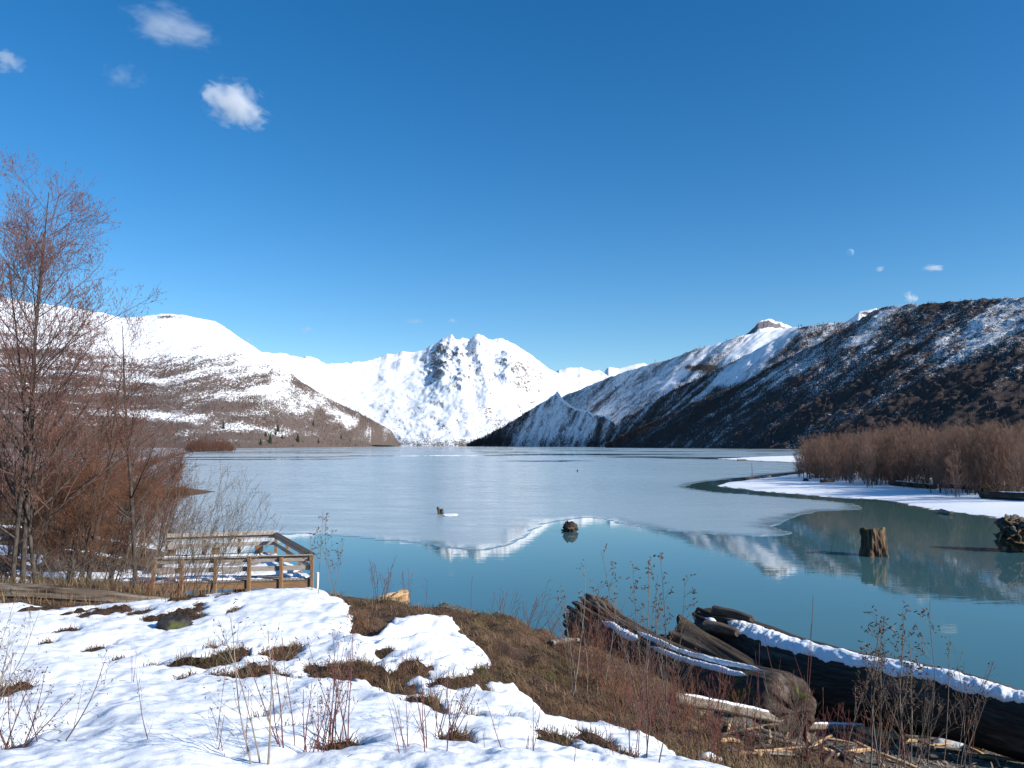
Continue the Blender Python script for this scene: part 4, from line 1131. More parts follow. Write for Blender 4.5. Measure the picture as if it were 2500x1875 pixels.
# large right log
pC = [at(1740,1556,20.8), at(1860,1612,19.2), at(2000,1667,17.6), at(2300,1716,15.2), at(2500,1772,14.0), at(2750,1840,13.0)]
t = thing("fallen_log", "longest dark log with a broad band of snow, running out of view", "log", (0, 0, 0))
me, fr = log_mesh("fallen_log_c", pC, [0.74, 0.80, 0.82, 0.60, 0.56, 0.52], LOGDARK, 220, 90, 0.05, 7, 0.5, 12, flare=0.10)
obj("trunk", me, t)
obj("snow_strip", log_snow("log_snow_c", fr, 0.10, 0.99, 48, 84, 0.07, 24, 420, 30, 0.34), t)
obj("snow_strip", log_snow("log_snow_d", fr, 0.03, 0.105, 38, 66, 0.07, 34, 50, 12, 0.3), t)
for q, (p0, p1, w0, w1) in enumerate([(at(1746,1492,19.9), at(1835,1512,19.0), 0.13, 0.10), (at(1722,1530,19.6), at(1800,1545,19.0), 0.16, 0.13)]):
    me, _ = log_mesh("slab", [p0, (p0 + p1) / 2 + [0, 0, 0.03], p1], [w0, w1, w1 * 0.7], LOGWOOD, 30, 20, 0.2, 4, 0.12, 40 + q)
    obj("splinter", me, t)
# log at the left edge
t = thing("fallen_log", "long weathered grey log lying across the left edge of the snow", "log", (0, 0, 0))
me, fr = log_mesh("fallen_log_d", [at(-260,1440,20.0), at(0,1453,19.6), at(250,1466,19.4), at(520,1484,19.8)], [0.33, 0.29, 0.23, 0.12], LOGWEATH, 200, 72, 0.42, 6, 0.8, 21)
obj("trunk", me, t)
# low logs on the beach in front of the pile
def small_log(label, p0, p1, r0, r1, mat, seed, snow=None, cat="log", name="driftwood_log", group=None):
    t = thing(name, label, cat, (0, 0, 0), 0, group)
    mid = (np.array(p0) + np.array(p1)) / 2 + np.array([0, 0, 0.02])
    me, fr = log_mesh(name, [p0, mid, p1], [r0, (r0 + r1) / 2, r1], mat, 40, 24, 0.12, 5, 0.1, seed)
    obj("trunk", me, t)
    if snow: obj("snow_strip", log_snow(name + "_snow", fr, snow[0], snow[1], snow[2], snow[3], 0.022, seed + 1, 60, 10, 0.45), t)
    return t
def lift(px, py, dz):
    h_ = hit(px, py); h_[2] += dz; return h_
small_log("flat grey driftwood log lying in front of the root-ended log", lift(1640,1722,0.1), lift(1960,1782,0.08), 0.10, 0.08, LOGGREY, 51, (0.1, 0.95, 60, 110))
small_log("thin snow-topped driftwood log below the longest log", lift(1900,1788,0.06), lift(2190,1788,0.05), 0.06, 0.05, LOGGREY, 52, (0.02, 0.98, 60, 130))
small_log("bent grey limb poking from the bank towards the fluted log", lift(1346,1585,0.05), at(1412,1562,18.5), 0.06, 0.04, LOGGREY, 53)

# stumps and root masses standing in the lake
def stump(name, label, px, pybase, wpx, pytop, seed, mat=STUMPWOOD, flare=0.55, taper=0.72, lean=0.0, hollow=True, spikes=0, nfl=10, flute=0.16):
    B = onwater(px, pybase); Y = B[1]
    H = float(at(px, pytop, Y)[2]); R0 = wpx / 2 / F * Y
    t = thing(name, label, "stump", tuple(B))
    na, nl = 96, 46
    th = np.arange(na) * 2 * pi / na; u = np.linspace(0, 1, nl)
    U_, TT = np.meshgrid(u, th, indexing='ij')
    cx, sx = np.cos(TT), np.sin(TT)
    rid = ridged(nfl / 3 * cx + 4, nfl / 3 * sx + 6 + U_ * 0.35, 3, seed) - 0.6
    prof = taper + (1 - taper) * (1 - U_) ** 1.6 
    Rr = R0 * prof * (1 + rid * (flute + 0.5 * flare * (1 - U_) ** 2.5) + (fbm(3 * cx + U_ * 3, 3 * sx + U_ * 2, 5, seed + 2, 0.62) - 0.5) * 0.42)
    top = (fbm(2.2 * np.cos(th) + 2, 2.2 * np.sin(th) + 2, 4, seed + 4, 0.6) - 0.5) * 0.26
    Z = -0.5 + (H + 0.5) * U_ * (1 + top[None] * U_)
    V = np.stack([Rr * cx + lean * U_ * H, Rr * sx, Z], -1)
    ext = []
    last = V[-1]
    c = last.mean(0)
    for f, dz in [(0.82, -0.02), (0.66, -0.22 * H), (0.3, -0.26 * H)]:
        ext.append(c * [1, 1, 0] + (last - c) * [f, f, 0] + np.stack([0 * th, 0 * th, last[:, 2] + dz], -1) * 1.0)
    V = np.concatenate([V] + [e[None] for e in ext]); nl2 = nl + 3
    i = np.arange(nl2 - 1)[:, None]; j = np.arange(na)[None]; j2 = (j + 1) % na
    q = np.stack([i * na + j, i * na + j2, (i + 1) * na + j2, (i + 1) * na + j], -1).reshape(-1, 4)
    VV = np.concatenate([V.reshape(-1, 3), [V[-1].mean(0)]])
    tri = np.stack([(nl2 - 1) * na + np.arange(na), (nl2 - 1) * na + (np.arange(na) + 1) % na, np.full(na, nl2 * na)], -1)
    uu = np.minimum(np.arange(nl2) / (nl - 1), 1)[:, None] + 0 * th[None]
    st = np.stack([uu * H, np.cos(th)[None] * R0 + 0 * uu, np.sin(th)[None] * R0 + 0 * uu], -1).reshape(-1, 3)
    st = np.concatenate([st, [[H, 0, 0]]]); mo = np.concatenate([(smooth(0.8, 1.0, uu)).ravel(), [1]])
    obj("bole", mesh_arrays(name, VV, [q, tri], mat, True, attrs={"st": st, "moss": mo}), t)
    r = np.random.default_rng(seed + 50)
    for k in range(spikes):
        a = r.uniform(0, 2 * pi); z0 = r.uniform(0.05, 0.7) * H; d = np.array([np.cos(a), np.sin(a), r.uniform(-0.1, 0.5)])
        L = R0 * r.uniform(0.45, 1.0)
        P0 = curve_from(np.array([[np.cos(a) * R0 * 0.75, np.sin(a) * R0 * 0.75, z0]]), d[None] / np.linalg.norm(d), np.array([L]), 6, 0.0, 0.18, r)
        bb = Build(); bb.add(tubes(P0, np.linspace(R0 * 0.17, R0 * 0.04, 6)[None], 7))
        obj("root", bb.mesh("root", [mat]), t)
    return t
stump("tree_stump", "tall hollow-topped brown stump standing in the turquoise water", 2133, 1356, 70, 1292, 3, flare=0.9, taper=0.74, flute=0.34, nfl=6)
B = onwater(1076, 1256)
t = thing("tree_stump", "small forked stump frozen into the ice", "stump", tuple(B))
rf = np.random.default_rng(4)
for k, (dx, hx_, hz_, rd) in enumerate([(-0.12, -0.22, 0.72, 0.15), (0.12, -0.02, 0.55, 0.17)]):
    me, _ = log_mesh("prong", [np.array([dx, 0, -0.3]), np.array([dx + hx_ * 0.3, 0.02, hz_ * 0.5]), np.array([dx + hx_, 0, hz_])], [rd * 1.25, rd, rd * 0.8], LOGDARK, 24, 24, 0.2, 5, 0.12, 90 + k)
    obj("prong", me, t)
stump("tree_stump", "tiny dark stub far out on the ice", 1410, 1151.5, 4.5, 1147, 17, LOGDARK, 0.3, 0.7)
# big upturned root mass at the right edge
B = onwater(2478, 1346); Y = B[1]
t = thing("root_mass", "gnarled upturned root mass in the water at the right edge", "stump", tuple(B))
r = np.random.default_rng(33)
def blob(name, c, rx, ry, rz, seed, mat, amp=0.3, nn=(64, 40), fq=2.2, parent=None):
    a = np.linspace(0, 2 * pi, nn[0], endpoint=False); e = np.linspace(-pi / 2, pi / 2, nn[1])
    A_, E_ = np.meshgrid(a, e, indexing='ij')
    x, y, z = np.cos(A_) * np.cos(E_), np.sin(A_) * np.cos(E_), np.sin(E_)
    k = 1 + amp * ((ridged(fq * x + 3 + z, fq * y + 5 - z * fq * 0.8, 4, seed) - 0.6) * 2 + (fbm(6 * x + 2 * z, 6 * y + 5 * z, 3, seed + 3) - 0.5) * 0.7)
    V = np.stack([c[0] + rx * k * x, c[1] + ry * k * y, c[2] + rz * k * z], -1).reshape(-1, 3)
    st = np.stack([x * rx * 2, y * 2 * ry, z * 2 * rz], -1).reshape(-1, 3)
    return obj(name, mesh_arrays(name, V, [grid_faces(nn[0], nn[1], wrap=True)], mat, True, attrs={"st": st, "moss": np.zeros(len(V))}), parent)
blob("root_plate", (0.1, 0, 0.7), 0.95, 0.7, 0.85, 3, STUMPWOOD, 0.62, (90, 60), 1.7, parent=t)
blob("root_knot", (-0.05, 0.3, 1.75), 0.75, 0.5, 0.5, 5, LOGWOOD, 0.65, (90, 60), 1.6, parent=t)
blob("root_knot", (0.9, 0.2, 1.2), 0.8, 0.6, 0.75, 6, LOGWOOD, 0.65, (90, 60), 1.6, parent=t)
for k in range(30):
    a = r.uniform(0, 2 * pi); z0 = r.uniform(0.1, 2.0)
    s0 = np.array([np.cos(a) * 0.65, -abs(np.sin(a)) * 0.55 if r.random() < 0.7 else np.sin(a) * 0.5, z0])
    d = np.array([np.cos(a) - (0.5 if k % 2 else 0), -abs(np.sin(a)), r.uniform(-0.3, 0.7)]); d /= np.linalg.norm(d)
    P0 = curve_from(s0[None], d[None], np.array([r.uniform(0.6, 1.3)]), 7, 0.0, 0.30, r)
    bb = Build(); bb.add(tubes(P0, (np.linspace(1, 0.25, 7) * r.uniform(0.07, 0.2))[None], 7))
    obj("root", bb.mesh("root", [STUMPWOOD if k % 3 else LOGGREY]), t)

B = onwater(1392, 1298)
t = thing("tree_stump", "rounded dark stump just off the ice edge", "stump", tuple(B))
blob("bole", (0, 0, 0.28), 0.52, 0.45, 0.5, 14, LOGDARK, 0.42, (70, 44), 1.6, parent=t)
for k, (a_, z0, L_) in enumerate([(2.9, 0.05, 0.45), (0.2, 0.12, 0.35), (4.4, 0.0, 0.35), (1.2, 0.45, 0.3)]):
    d = np.array([[np.cos(a_), np.sin(a_), 0.15]]); d /= np.linalg.norm(d)
    P0 = curve_from(np.array([[np.cos(a_) * 0.35, np.sin(a_) * 0.3, z0]]), d, np.array([L_]), 6, 0.0, 0.25, r)
    bb = Build(); bb.add(tubes(P0, np.linspace(0.13, 0.05, 6)[None], 7)); obj("root", bb.mesh("root", [LOGDARK]), t)

B = onwater(1099, 1258)
sp = blob("reflection_patch", (0, 0, 0), 0.75, 1.6, 0.07, 19, SNOW, 0.35, (48, 20), 1.4); sp.location = (B[0], B[1], 0.03)  # white mound paints the snowy mountain's reflection in a hole in the ice
tag(sp, "small white mound standing for a mountain reflection on the ice beside the forked stump", "reflection")

# driftwood on the point
def onpoint(px, py, dz=0.1, z=0.8):
    p = onwater(px, py, z); p[2] = float(point_z(p[0], p[1])) + dz; return p
small_log("long dark log at the foot of the thicket, left one", onpoint(2178,1187,0.35), onpoint(2285,1194,0.3), 0.42, 0.36, LOGDARK, 61, (0.1, 0.9, 60, 110))
small_log("dark log at the foot of the thicket beside the long left one", onpoint(2300,1191,0.3), onpoint(2388,1199,0.3), 0.36, 0.3, LOGDARK, 62, (0.2, 0.9, 60, 110))
small_log("big dark log on the snow at the right edge below the thicket", onpoint(2398,1213,0.4), onpoint(2560,1224,0.4), 0.5, 0.45, LOGDARK, 63, (0.3, 0.9, 60, 100))
small_log("second dark log behind the big one at the right edge", onpoint(2390,1203,0.5), onpoint(2540,1202,0.4), 0.45, 0.4, LOGDARK, 64)
small_log("pale driftwood log near the tip of the snowy point", onpoint(1852,1166.5,0.1,0.3), onpoint(1880,1163.5,0.1,0.3), 0.28, 0.25, LOGGREY, 65)
small_log("dark driftwood log at the tip beside the pale one", onpoint(1818,1168,0.1,0.3), onpoint(1842,1166,0.1,0.3), 0.3, 0.25, LOGDARK, 66)
small_log("forked pale driftwood at the near waterline of the point", onwater(2298,1249,0.15), onwater(2322,1253,0.2), 0.3, 0.12, LOGGREY, 67)
small_log("short brown log on the snow under the thicket's left end", onpoint(2005,1178,0.2), onpoint(2035,1177,0.2), 0.3, 0.3, LOGDARK, 68)
small_log("pale log lying on the far sandbar", onwater(1800,1123,0.6), onwater(1822,1123,0.6), 0.5, 0.4, WOOD_PALE and LOGGREY, 69)
bst = onwater(1836, 1167, 0.3)
bb = Build(); bb.add(tubes(np.array([[[0, 0, -0.3], [0.05, 0, 1.4], [0.0, 0, 3.1]]]), np.array([[0.06, 0.05, 0.03]]), 5))
o = obj("pole", bb.mesh("pole", [LOGDARK]), None, tuple(bst)); tag(o, "thin upright stick at the tip of the snowy point", "stick")

def boulder(name, label, px, py, wpx, hpx, seed, mat=ROCK, z=None, group=None, sink=0.25):
    p = hit(px, py) if z is None else onpoint(px, py, 0.0)
    rx = wpx / 2 / F * p[1]; rz = hpx / 2 / F * p[1]
    o = blob(name, (0, 0, 0), rx, rx * 0.85, rz, seed, mat, 0.30, (40, 26), 1.1)
    o.location = (p[0], p[1], p[2] + rz * (1 - 2 * sink)); 
    tag(o, label, "rock", group); return o
boulder("boulder", "mossy dark boulder poking out of the snow near its crest", 425, 1545, 78, 58, 71, sink=0.3)
boulder("rock", "small grey stone on the snow near the bottom edge", 253, 1838, 24, 17, 72, STONE)
boulder("rock", "small dark stone near the upper left of the mossy boulder", 318, 1518, 22, 14, 73)
boulder("rock", "dark soil-capped stone at the lower edge of the snow, left of two", 1352, 1842, 56, 34, 74)
boulder("rock", "tiny grey stone in the middle of the snow", 364, 1641, 14, 10, 75, STONE)
boulder("rock", "dark stub of stone at the very tip of the point", 1780, 1191, 8, 8, 76, z=1)
boulder("rock", "dark rock on the snow in front of the thicket's left end", 1968, 1174, 14, 9, 77, z=1)

# sawn chunks
def chunk(label, p, L, w, h, rz, mat=WOOD_PALE, seed=1, name="wood_chunk", group=None, tilt=0.1):
    r = np.random.default_rng(seed)
    bm = bmesh.new(); bmesh.ops.create_cube(bm, size=1.0)
    bmesh.ops.subdivide_edges(bm, edges=bm.edges[:], cuts=2, use_grid_fill=True)
    for v in bm.verts:
        v.co = Vector((v.co.x * L * (1 + 0.1 * r.normal() * (abs(v.co.x) > 0.4)), v.co.y * w * (1 + 0.16 * r.normal()), v.co.z * h * (1 + 0.16 * r.normal())))
    me = bpy.data.meshes.new(name); bm.to_mesh(me); bm.free(); me.materials.append(mat)
    o = obj(name, me, None, tuple(p)); o.rotation_euler = (r.normal() * 0.15, tilt, rz); tag(o, label, "wood", group); return o
chunk("pale orange cut log chunk on the brown crest by the water", at(965,1464,19.9), 0.62, 0.3, 0.32, 0.3, seed=1, tilt=-0.25)
chunk("bright orange broken wood slab below the longest log", lift(2215,1788,0.18), 0.75, 0.22, 0.2, 0.15, seed=2, tilt=-0.28)
chunk("pale wide split plank among the driftwood", lift(2150,1806,0.1), 0.8, 0.28, 0.12, -0.2, seed=3, tilt=0.05)
chunk("thin pale plank end under the grey driftwood log", lift(1850,1762,0.12), 0.5, 0.12, 0.06, -0.25, seed=4)

# loose driftwood sticks on the beach (individual) and small debris (stuff)
r = np.random.default_rng(44)
stick_meshes = []
for k in range(8):
    me, _ = log_mesh("driftwood_stick", [np.array([-0.5, 0, 0]), np.array([0, 0.02 * r.normal(), 0.02]), np.array([0.5, 0, 0])], [0.045, 0.05, 0.03], [LOGGREY, WOOD_PALE, LOGWOOD][k % 3], 8, 7, 0.2, 3, 0.1, 80 + k)
    if k % 3 == 1: pass
    stick_meshes.append(me)
k = 0
while k < 90:
    px, py = r.uniform(1600, 2480), r.uniform(1745, 1874)
    if py < 1745 + (abs(px - 2050) * 0.12): continue
    p = hit(px, py)
    if p[2] > 3.0 or p[0] < 2.4: continue
    o = obj("driftwood_stick", stick_meshes[r.integers(0, 8)], None, (p[0], p[1], p[2] + 0.03))
    L = r.uniform(0.25, 0.95)
    o.scale = (L, r.uniform(0.35, 0.8), r.uniform(0.35, 0.8)); o.rotation_euler = (0, r.normal() * 0.12, r.normal() * 0.5 + (0.0 if r.random() < 0.7 else 1.0))
    tag(o, "loose piece of pale driftwood littering the gravel beach below the logs", "driftwood", "driftwood littering the beach"); k += 1

# gravel and wood chips
def scatter(n_, cond, xr, yr, seed):
    r = np.random.default_rng(seed); res = []
    while sum(len(q) for q in res) < n_:
        x = r.uniform(xr[0], xr[1], 20000); y = r.uniform(yr[0], yr[1], 20000)
        z = ground_z(x, y); k = cond(x, y, z, r); z = z + mounds(x, y); res.append(np.stack([x, y, z], -1)[k])
    return np.concatenate(res)[:n_]
def in_view(x, y, z):
    px, py = project(np.stack([x, y, z], -1)); return (px > -120) & (px < 2620) & (py < 1990) & (y > 2)
pts = scatter(5200, lambda x, y, z, r: (gravel_f(x, y, z) > r.uniform(0.3, 0.9, len(x))) & in_view(x, y, z) & (z > 0.2) & (snow_m(x, y) < 0), (-6, 12), (8, 22), 3)
r = np.random.default_rng(6)
def octas(pts, size, flat, mat, name, label, cat):
    n_ = len(pts); dirs = np.array([[1, 0, 0], [0, 1, 0], [-1, 0, 0], [0, -1, 0], [0, 0, 1], [0, 0, -1]], float)
    s = size * r.lognormal(0, 0.45, n_)
    V = dirs[None] * s[:, None, None] * r.uniform(0.6, 1.2, (n_, 6, 1)) * np.array([1, 1, flat])
    a = r.uniform(0, 2 * pi, n_); c, s_ = np.cos(a)[:, None], np.sin(a)[:, None]
    X = V[..., 0] * c - V[..., 1] * s_; Y = V[..., 0] * s_ + V[..., 1] * c
    V = np.stack([X, Y, V[..., 2]], -1) + pts[:, None]
    f = np.array([[0, 1, 4], [1, 2, 4], [2, 3, 4], [3, 0, 4], [1, 0, 5], [2, 1, 5], [3, 2, 5], [0, 3, 5]])
    F_ = (np.arange(n_)[:, None, None] * 6 + f[None]).reshape(-1, 3)
    o = obj(name, mesh_arrays(name, V.reshape(-1, 3), [F_], mat, False)); tag(o, label, cat, kind="stuff")
GRAV = mat_two("gravel_stone", (0.07, 0.065, 0.058), (0.20, 0.18, 0.15), 30, 0.85, c3=(0.36, 0.33, 0.28))
octas(pts + [0, 0, 0.005], 0.022, 0.7, GRAV, "gravel", "loose grey-brown gravel on the crest and beach", "gravel")

chips = scatter(1500, lambda x, y, z, r: in_view(x, y, z) & (z > 0.9) & (z < 2.9) & (x > 3.2) & (y > 10) & (fbm(x * 0.8, y * 0.8, 3, 28) > r.uniform(0.35, 0.6, len(x))), (3, 11), (9.5, 18), 23)
# dead grass
def blades(pts, lmin, lmax, width, mat, name, label, seed, lie=0.7):
    r = np.random.default_rng(seed); n_ = len(pts)
    a = r.uniform(0, 2 * pi, n_); L = r.uniform(lmin, lmax, n_)
    tilt = np.clip(r.normal(lie, 0.35, n_), 0.02, 1.45)
    d = np.stack([np.cos(a) * np.sin(tilt), np.sin(a) * np.sin(tilt), np.cos(tilt)], -1)
    sd = np.stack([-np.sin(a), np.cos(a), 0 * a], -1) * width * r.uniform(0.6, 1.4, n_)[:, None]
    mid = pts + d * L[:, None] * 0.55; tip = mid + (d + [0, 0, -0.55]) * L[:, None] * 0.45
    V = np.stack([pts - sd - [0, 0, .01], pts + sd - [0, 0, .01], mid + sd * 0.8, mid - sd * 0.8, tip], 1).reshape(-1, 3)
    i = np.arange(n_)[:, None] * 5
    o = obj(name, mesh_arrays(name, V, [i + np.array([[0, 1, 2, 3]]), i + np.array([[3, 2, 4]])], mat, False))
    tag(o, label, "grass", kind="stuff")
bank = scatter(26000, lambda x, y, z, r: in_view(x, y, z) & (z > 1.0) & (snow_m(x, y) < -0.01) & (gravel_f(x, y, z) < r.uniform(0.2, 0.75, len(x))) & (fbm(x * 1.7, y * 1.7, 3, 8) > r.uniform(0.36, 0.60, len(x))), (-6, 8), (5, 21.5), 13)
blades(bank, 0.06, 0.26, 0.0035, GRASS, "grass", "matted straw-brown dead grass on the bare bank", 1, 0.85)
blades(chips, 0.06, 0.34, 0.014, WOOD_CHIP, "wood_litter", "pale wood chips and broken sticks on the gravel beach", 5, 1.42)
pat = scatter(20000, lambda x, y, z, r: in_view(x, y, z) & (np.abs(snow_m(x, y) + 0.06) < 0.07) & (x < 4), (-9, 4), (4, 20), 14)
blades(pat, 0.05, 0.17, 0.003, GRASS2, "grass", "dark wet dead grass in the bare patches of the snow", 2, 1.1)
left_g = scatter(9000, lambda x, y, z, r: in_view(x, y, z) & (snow_m(x, y) < 0) & (y > 18.2), (-18, -5), (18, 34), 15)
blades(left_g, 0.15, 0.6, 0.006, GRASS, "grass", "tall straw-coloured dead grass around the left log and platform", 3, 0.5)

lit = scatter(420, lambda x, y, z, r: in_view(x, y, z) & (snow_m(x, y) > 0.03) & (y < 19), (-9, 3), (4, 19), 16)
lm_ = snow_m(lit[:, 0], lit[:, 1]); lit[:, 2] = snow_top(lit[:, 0], lit[:, 1], ground_z(lit[:, 0], lit[:, 1]), lm_) + 0.004
blades(lit, 0.015, 0.09, 0.0028, GRASS2, "litter", "bits of dead leaf and twig scattered on the snow", 4, 1.35)

# ------------------------------------------------------------------ viewing platform
DECK = wood_mat("deck_weathered", (0.27, 0.225, 0.185), (0.44, 0.385, 0.335), (0.34, 0.29, 0.25), None, 2.0)
DECKB = wood_mat("deck_brown", (0.20, 0.115, 0.06), (0.33, 0.20, 0.11), (0.26, 0.16, 0.09), None, 2.0)
DECKD = wood_mat("deck_dark", (0.10, 0.08, 0.065), (0.20, 0.165, 0.14), (0.16, 0.13, 0.11), None, 2.0)
WHITE, nt, out = new_mat("white_plastic"); n = N(nt)
n.link(n.pbsdf(n.mix(n.noise(n.coord(), 6), (0.72, 0.72, 0.70), (0.8, 0.8, 0.79)), 0.45, 0.4), out.inputs[0])
def board(name, p0, p1, w, h, mat, parent, bev=0.006, upvec=(0, 0, 1), seed=0):
    """plank from p0 to p1, w across (horizontal-ish), h along upvec"""
    p0 = np.array(p0, float); p1 = np.array(p1, float); T = p1 - p0; L = np.linalg.norm(T); T /= L
    upv = np.array(upvec, float); upv -= (upv @ T) * T
    if np.linalg.norm(upv) < 1e-4: upv = np.array([0, 1.0, 0]) - T[1] * T
    upv /= np.linalg.norm(upv); sd = np.cross(T, upv)
    prof = []
    for sx, sy in ((1, 1), (-1, 1), (-1, -1), (1, -1)):
        for k in ((1, 0), (0, 1)) if sx * sy > 0 else ((0, 1), (1, 0)):
            prof.append((sx * (w / 2 - bev * k[1]), sy * (h / 2 - bev * k[0])))
    prof = np.array(prof); m = len(prof)
    V = np.concatenate([p0 + prof[:, :1] * sd + prof[:, 1:] * upv, p1 + prof[:, :1] * sd + prof[:, 1:] * upv])
    i = np.arange(m); q = np.stack([i, (i + 1) % m, m + (i + 1) % m, m + i], -1)
    st = np.concatenate([np.concatenate([np.zeros((m, 1)), prof * 1.0], 1), np.concatenate([np.full((m, 1), L), prof], 1)]) + seed * 3.3
    me = mesh_arrays(name, V, [q, i[None, ::-1], (m + i)[None]], mat, False, attrs={"st": st, "moss": np.zeros(2 * m)})
    return obj(name, me, parent)

FRc, FLc = at(764, 1358, 34.0), at(379, 1366, 33.0)
ztop = 2.42
BRc, BLc = at(669, 1303, 42.4), at(409, 1312, 40.9)
FR, FL, BR, BL = [np.array([p[0], p[1], 0.0]) for p in (FRc, FLc, BRc, BLc)]
zd = 1.47
plat = thing("viewing_platform", "weathered wooden viewing platform with plank railings above the lake", "platform", (0, 0, 0))
lerp = lambda a, b, t: a + (b - a) * t
z3 = lambda z: np.array([0, 0, z])
# deck boards run from front to back
nb = 40
for k in range(nb):
    t0 = (k + 0.5) / nb
    a, b = lerp(FL, FR, t0), lerp(BL, BR, t0)
    board("deck_plank", a + z3(zd - 0.02), b + z3(zd - 0.02), np.linalg.norm(FR - FL) / nb - 0.012, 0.04, DECK, plat, 0.004, seed=k)
# beams under the front, right and back edges
def rim(a, b, inset=0.0):
    board("beam", a + z3(zd - 0.22), b + z3(zd - 0.22), 0.08, 0.26, DECKB, plat)
    board("edge_board", a + z3(zd - 0.055), b + z3(zd - 0.055), 0.10, 0.05, DECKD, plat)
rim(FL + [0, -0.05, 0], FR + [0, -0.05, 0]); rim(FR, BR); rim(BL, BR); rim(BL, FL)
for t0 in (0.25, 0.5, 0.75):
    board("joist", lerp(FL, BL, t0) + z3(zd - 0.20), lerp(FR, BR, t0) + z3(zd - 0.20), 0.06, 0.2, DECKD, plat)
def gz(p): return float(ground_z(np.array([p[0]]), np.array([p[1]]))[0])
def railing(a, b, tposts, outward, cap_mat):
    plat_ = plat
    rl = obj('railing', None, plat_)
    for t0 in tposts:
        p = lerp(a, b, t0) + outward * 0.11
        zb = min(gz(p), 0.6) - 0.4
        board("post", p + z3(zb), p + z3(ztop - 0.03), 0.14, 0.14, DECKB, rl, 0.01, upvec=(0, 1, 0), seed=t0 * 9)
    board("rail", a + z3(ztop - 0.14) , b + z3(ztop - 0.14), 0.045, 0.18, DECK, rl, seed=1)
    board("rail", a + z3(ztop - 0.50) , b + z3(ztop - 0.50), 0.045, 0.19, DECK, rl, seed=2)
    tilt = (outward[0] * 0.35, outward[1] * 0.35, 1)
    board("cap_rail", a + z3(ztop + 0.0) + outward * 0.03, b + z3(ztop + 0.0) + outward * 0.03, 0.24, 0.045, cap_mat, rl, upvec=(-tilt[0], -tilt[1], 1), seed=3)
nf = np.array([0.0, -1, 0]); nr_ = np.array([0.9, 0.43, 0]); nbk = np.array([0, 1.0, 0]); nl_ = -nr_
railing(FL, FR, [0.0, 0.172, 0.383, 0.595, 0.80, 1.0], nf, DECK)
railing(FR, BR, [0.33, 0.66, 1.0], nr_, DECKD)
railing(BL, BR, [0.0, 0.33, 0.66], nbk, DECK)
# wide sloped boards seen on the back rail
board("leaning_rail", BL + z3(ztop + 0.05) + [0, -0.12, 0], BR + z3(ztop + 0.05) + [0, -0.12, 0], 0.03, 0.22, DECK, plat, upvec=(0, 0.6, 1))
# bench along the back
bench = obj('bench', None, plat)
for k, (dy, zz_) in enumerate([(-0.55, 0.45), (-0.75, 0.45), (-0.95, 0.45)]):
    board("bench_board", BL + z3(zd + zz_) + [0.4, dy, 0], BR + z3(zd + zz_) + [-0.6, dy, 0], 0.17, 0.05, DECK, bench, seed=20 + k)
for t0 in (0.1, 0.5, 0.9):
    board("bench_leg", lerp(BL, BR, t0) + z3(zd) + [0, -0.75, 0], lerp(BL, BR, t0) + z3(zd + 0.43) + [0, -0.75, 0], 0.4, 0.09, DECKB, bench, upvec=(0, 1, 0))
# support piles
for (tx, ty) in [(0.76, 0.12), (0.83, 0.18), (0.89, 0.10), (0.97, 0.14), (0.35, 0.3), (0.6, 0.35), (0.6, 0.7), (0.85, 0.65), (0.3, 0.7), (0.12, 0.4)]:
    p = lerp(lerp(FL, FR, tx), lerp(BL, BR, tx), ty)
    bb = Build(); bb.add(tubes(np.array([[p + z3(min(gz(p), 0.3) - 0.6), p + z3(0.4), p + z3(zd - 0.3)]]), np.array([[0.12, 0.12, 0.115]]), 10))
    obj("pile", bb.mesh("pile", [DECKB]), plat)
# snow lying on the boards
def patch_snow(name, poly_fn, nx, ny, thick, seed, parent, thresh=0.42):
    u, v = np.meshgrid(np.linspace(0, 1, nx), np.linspace(0, 1, ny), indexing='ij')
    P = poly_fn(u, v)
    f = fbm(P[..., 0] * 0.9, P[..., 1] * 0.9, 4, seed) + 0.12 * np.minimum(np.minimum(u, 1 - u), np.minimum(v, 1 - v)) * 4 - 0.06
    h = np.clip((f - thresh) * 3, -0.3, 1); h = np.where(h > 0, thick * (1 - np.exp(-h * 5)), h * 0.1)
    h = np.where((u < 0.001) | (u > 0.999) | (v < 0.001) | (v > 0.999), -0.01, h)
    P[..., 2] += h + (fbm(P[..., 0] * 5, P[..., 1] * 5, 3, seed + 1) - 0.5) * 0.03 * (h > 0)
    return obj(name, mesh_arrays(name, P.reshape(-1, 3), [grid_faces(nx, ny)], SNOW), parent)
dk = lambda u, v: (lerp(lerp(FL, FR, u[..., None]), lerp(BL, BR, u[..., None]), 0.02 + 0.9 * v[..., None]) + z3(zd + 0.003))
patch_snow("snow_cover", dk, 120, 140, 0.06, 4, plat, 0.44)
cpf = lambda u, v: (lerp(FL, FR, 0.05 + 0.6 * u[..., None]) + np.array([0, -0.03, 0]) + (v[..., None] - 0.5) * np.array([0, 0.2, 0.0]) + z3(ztop + 0.03) + (v[..., None] - 0.5) * np.array([0, 0, 0.06]))
patch_snow("snow_cover", cpf, 160, 10, 0.04, 9, plat, 0.50)
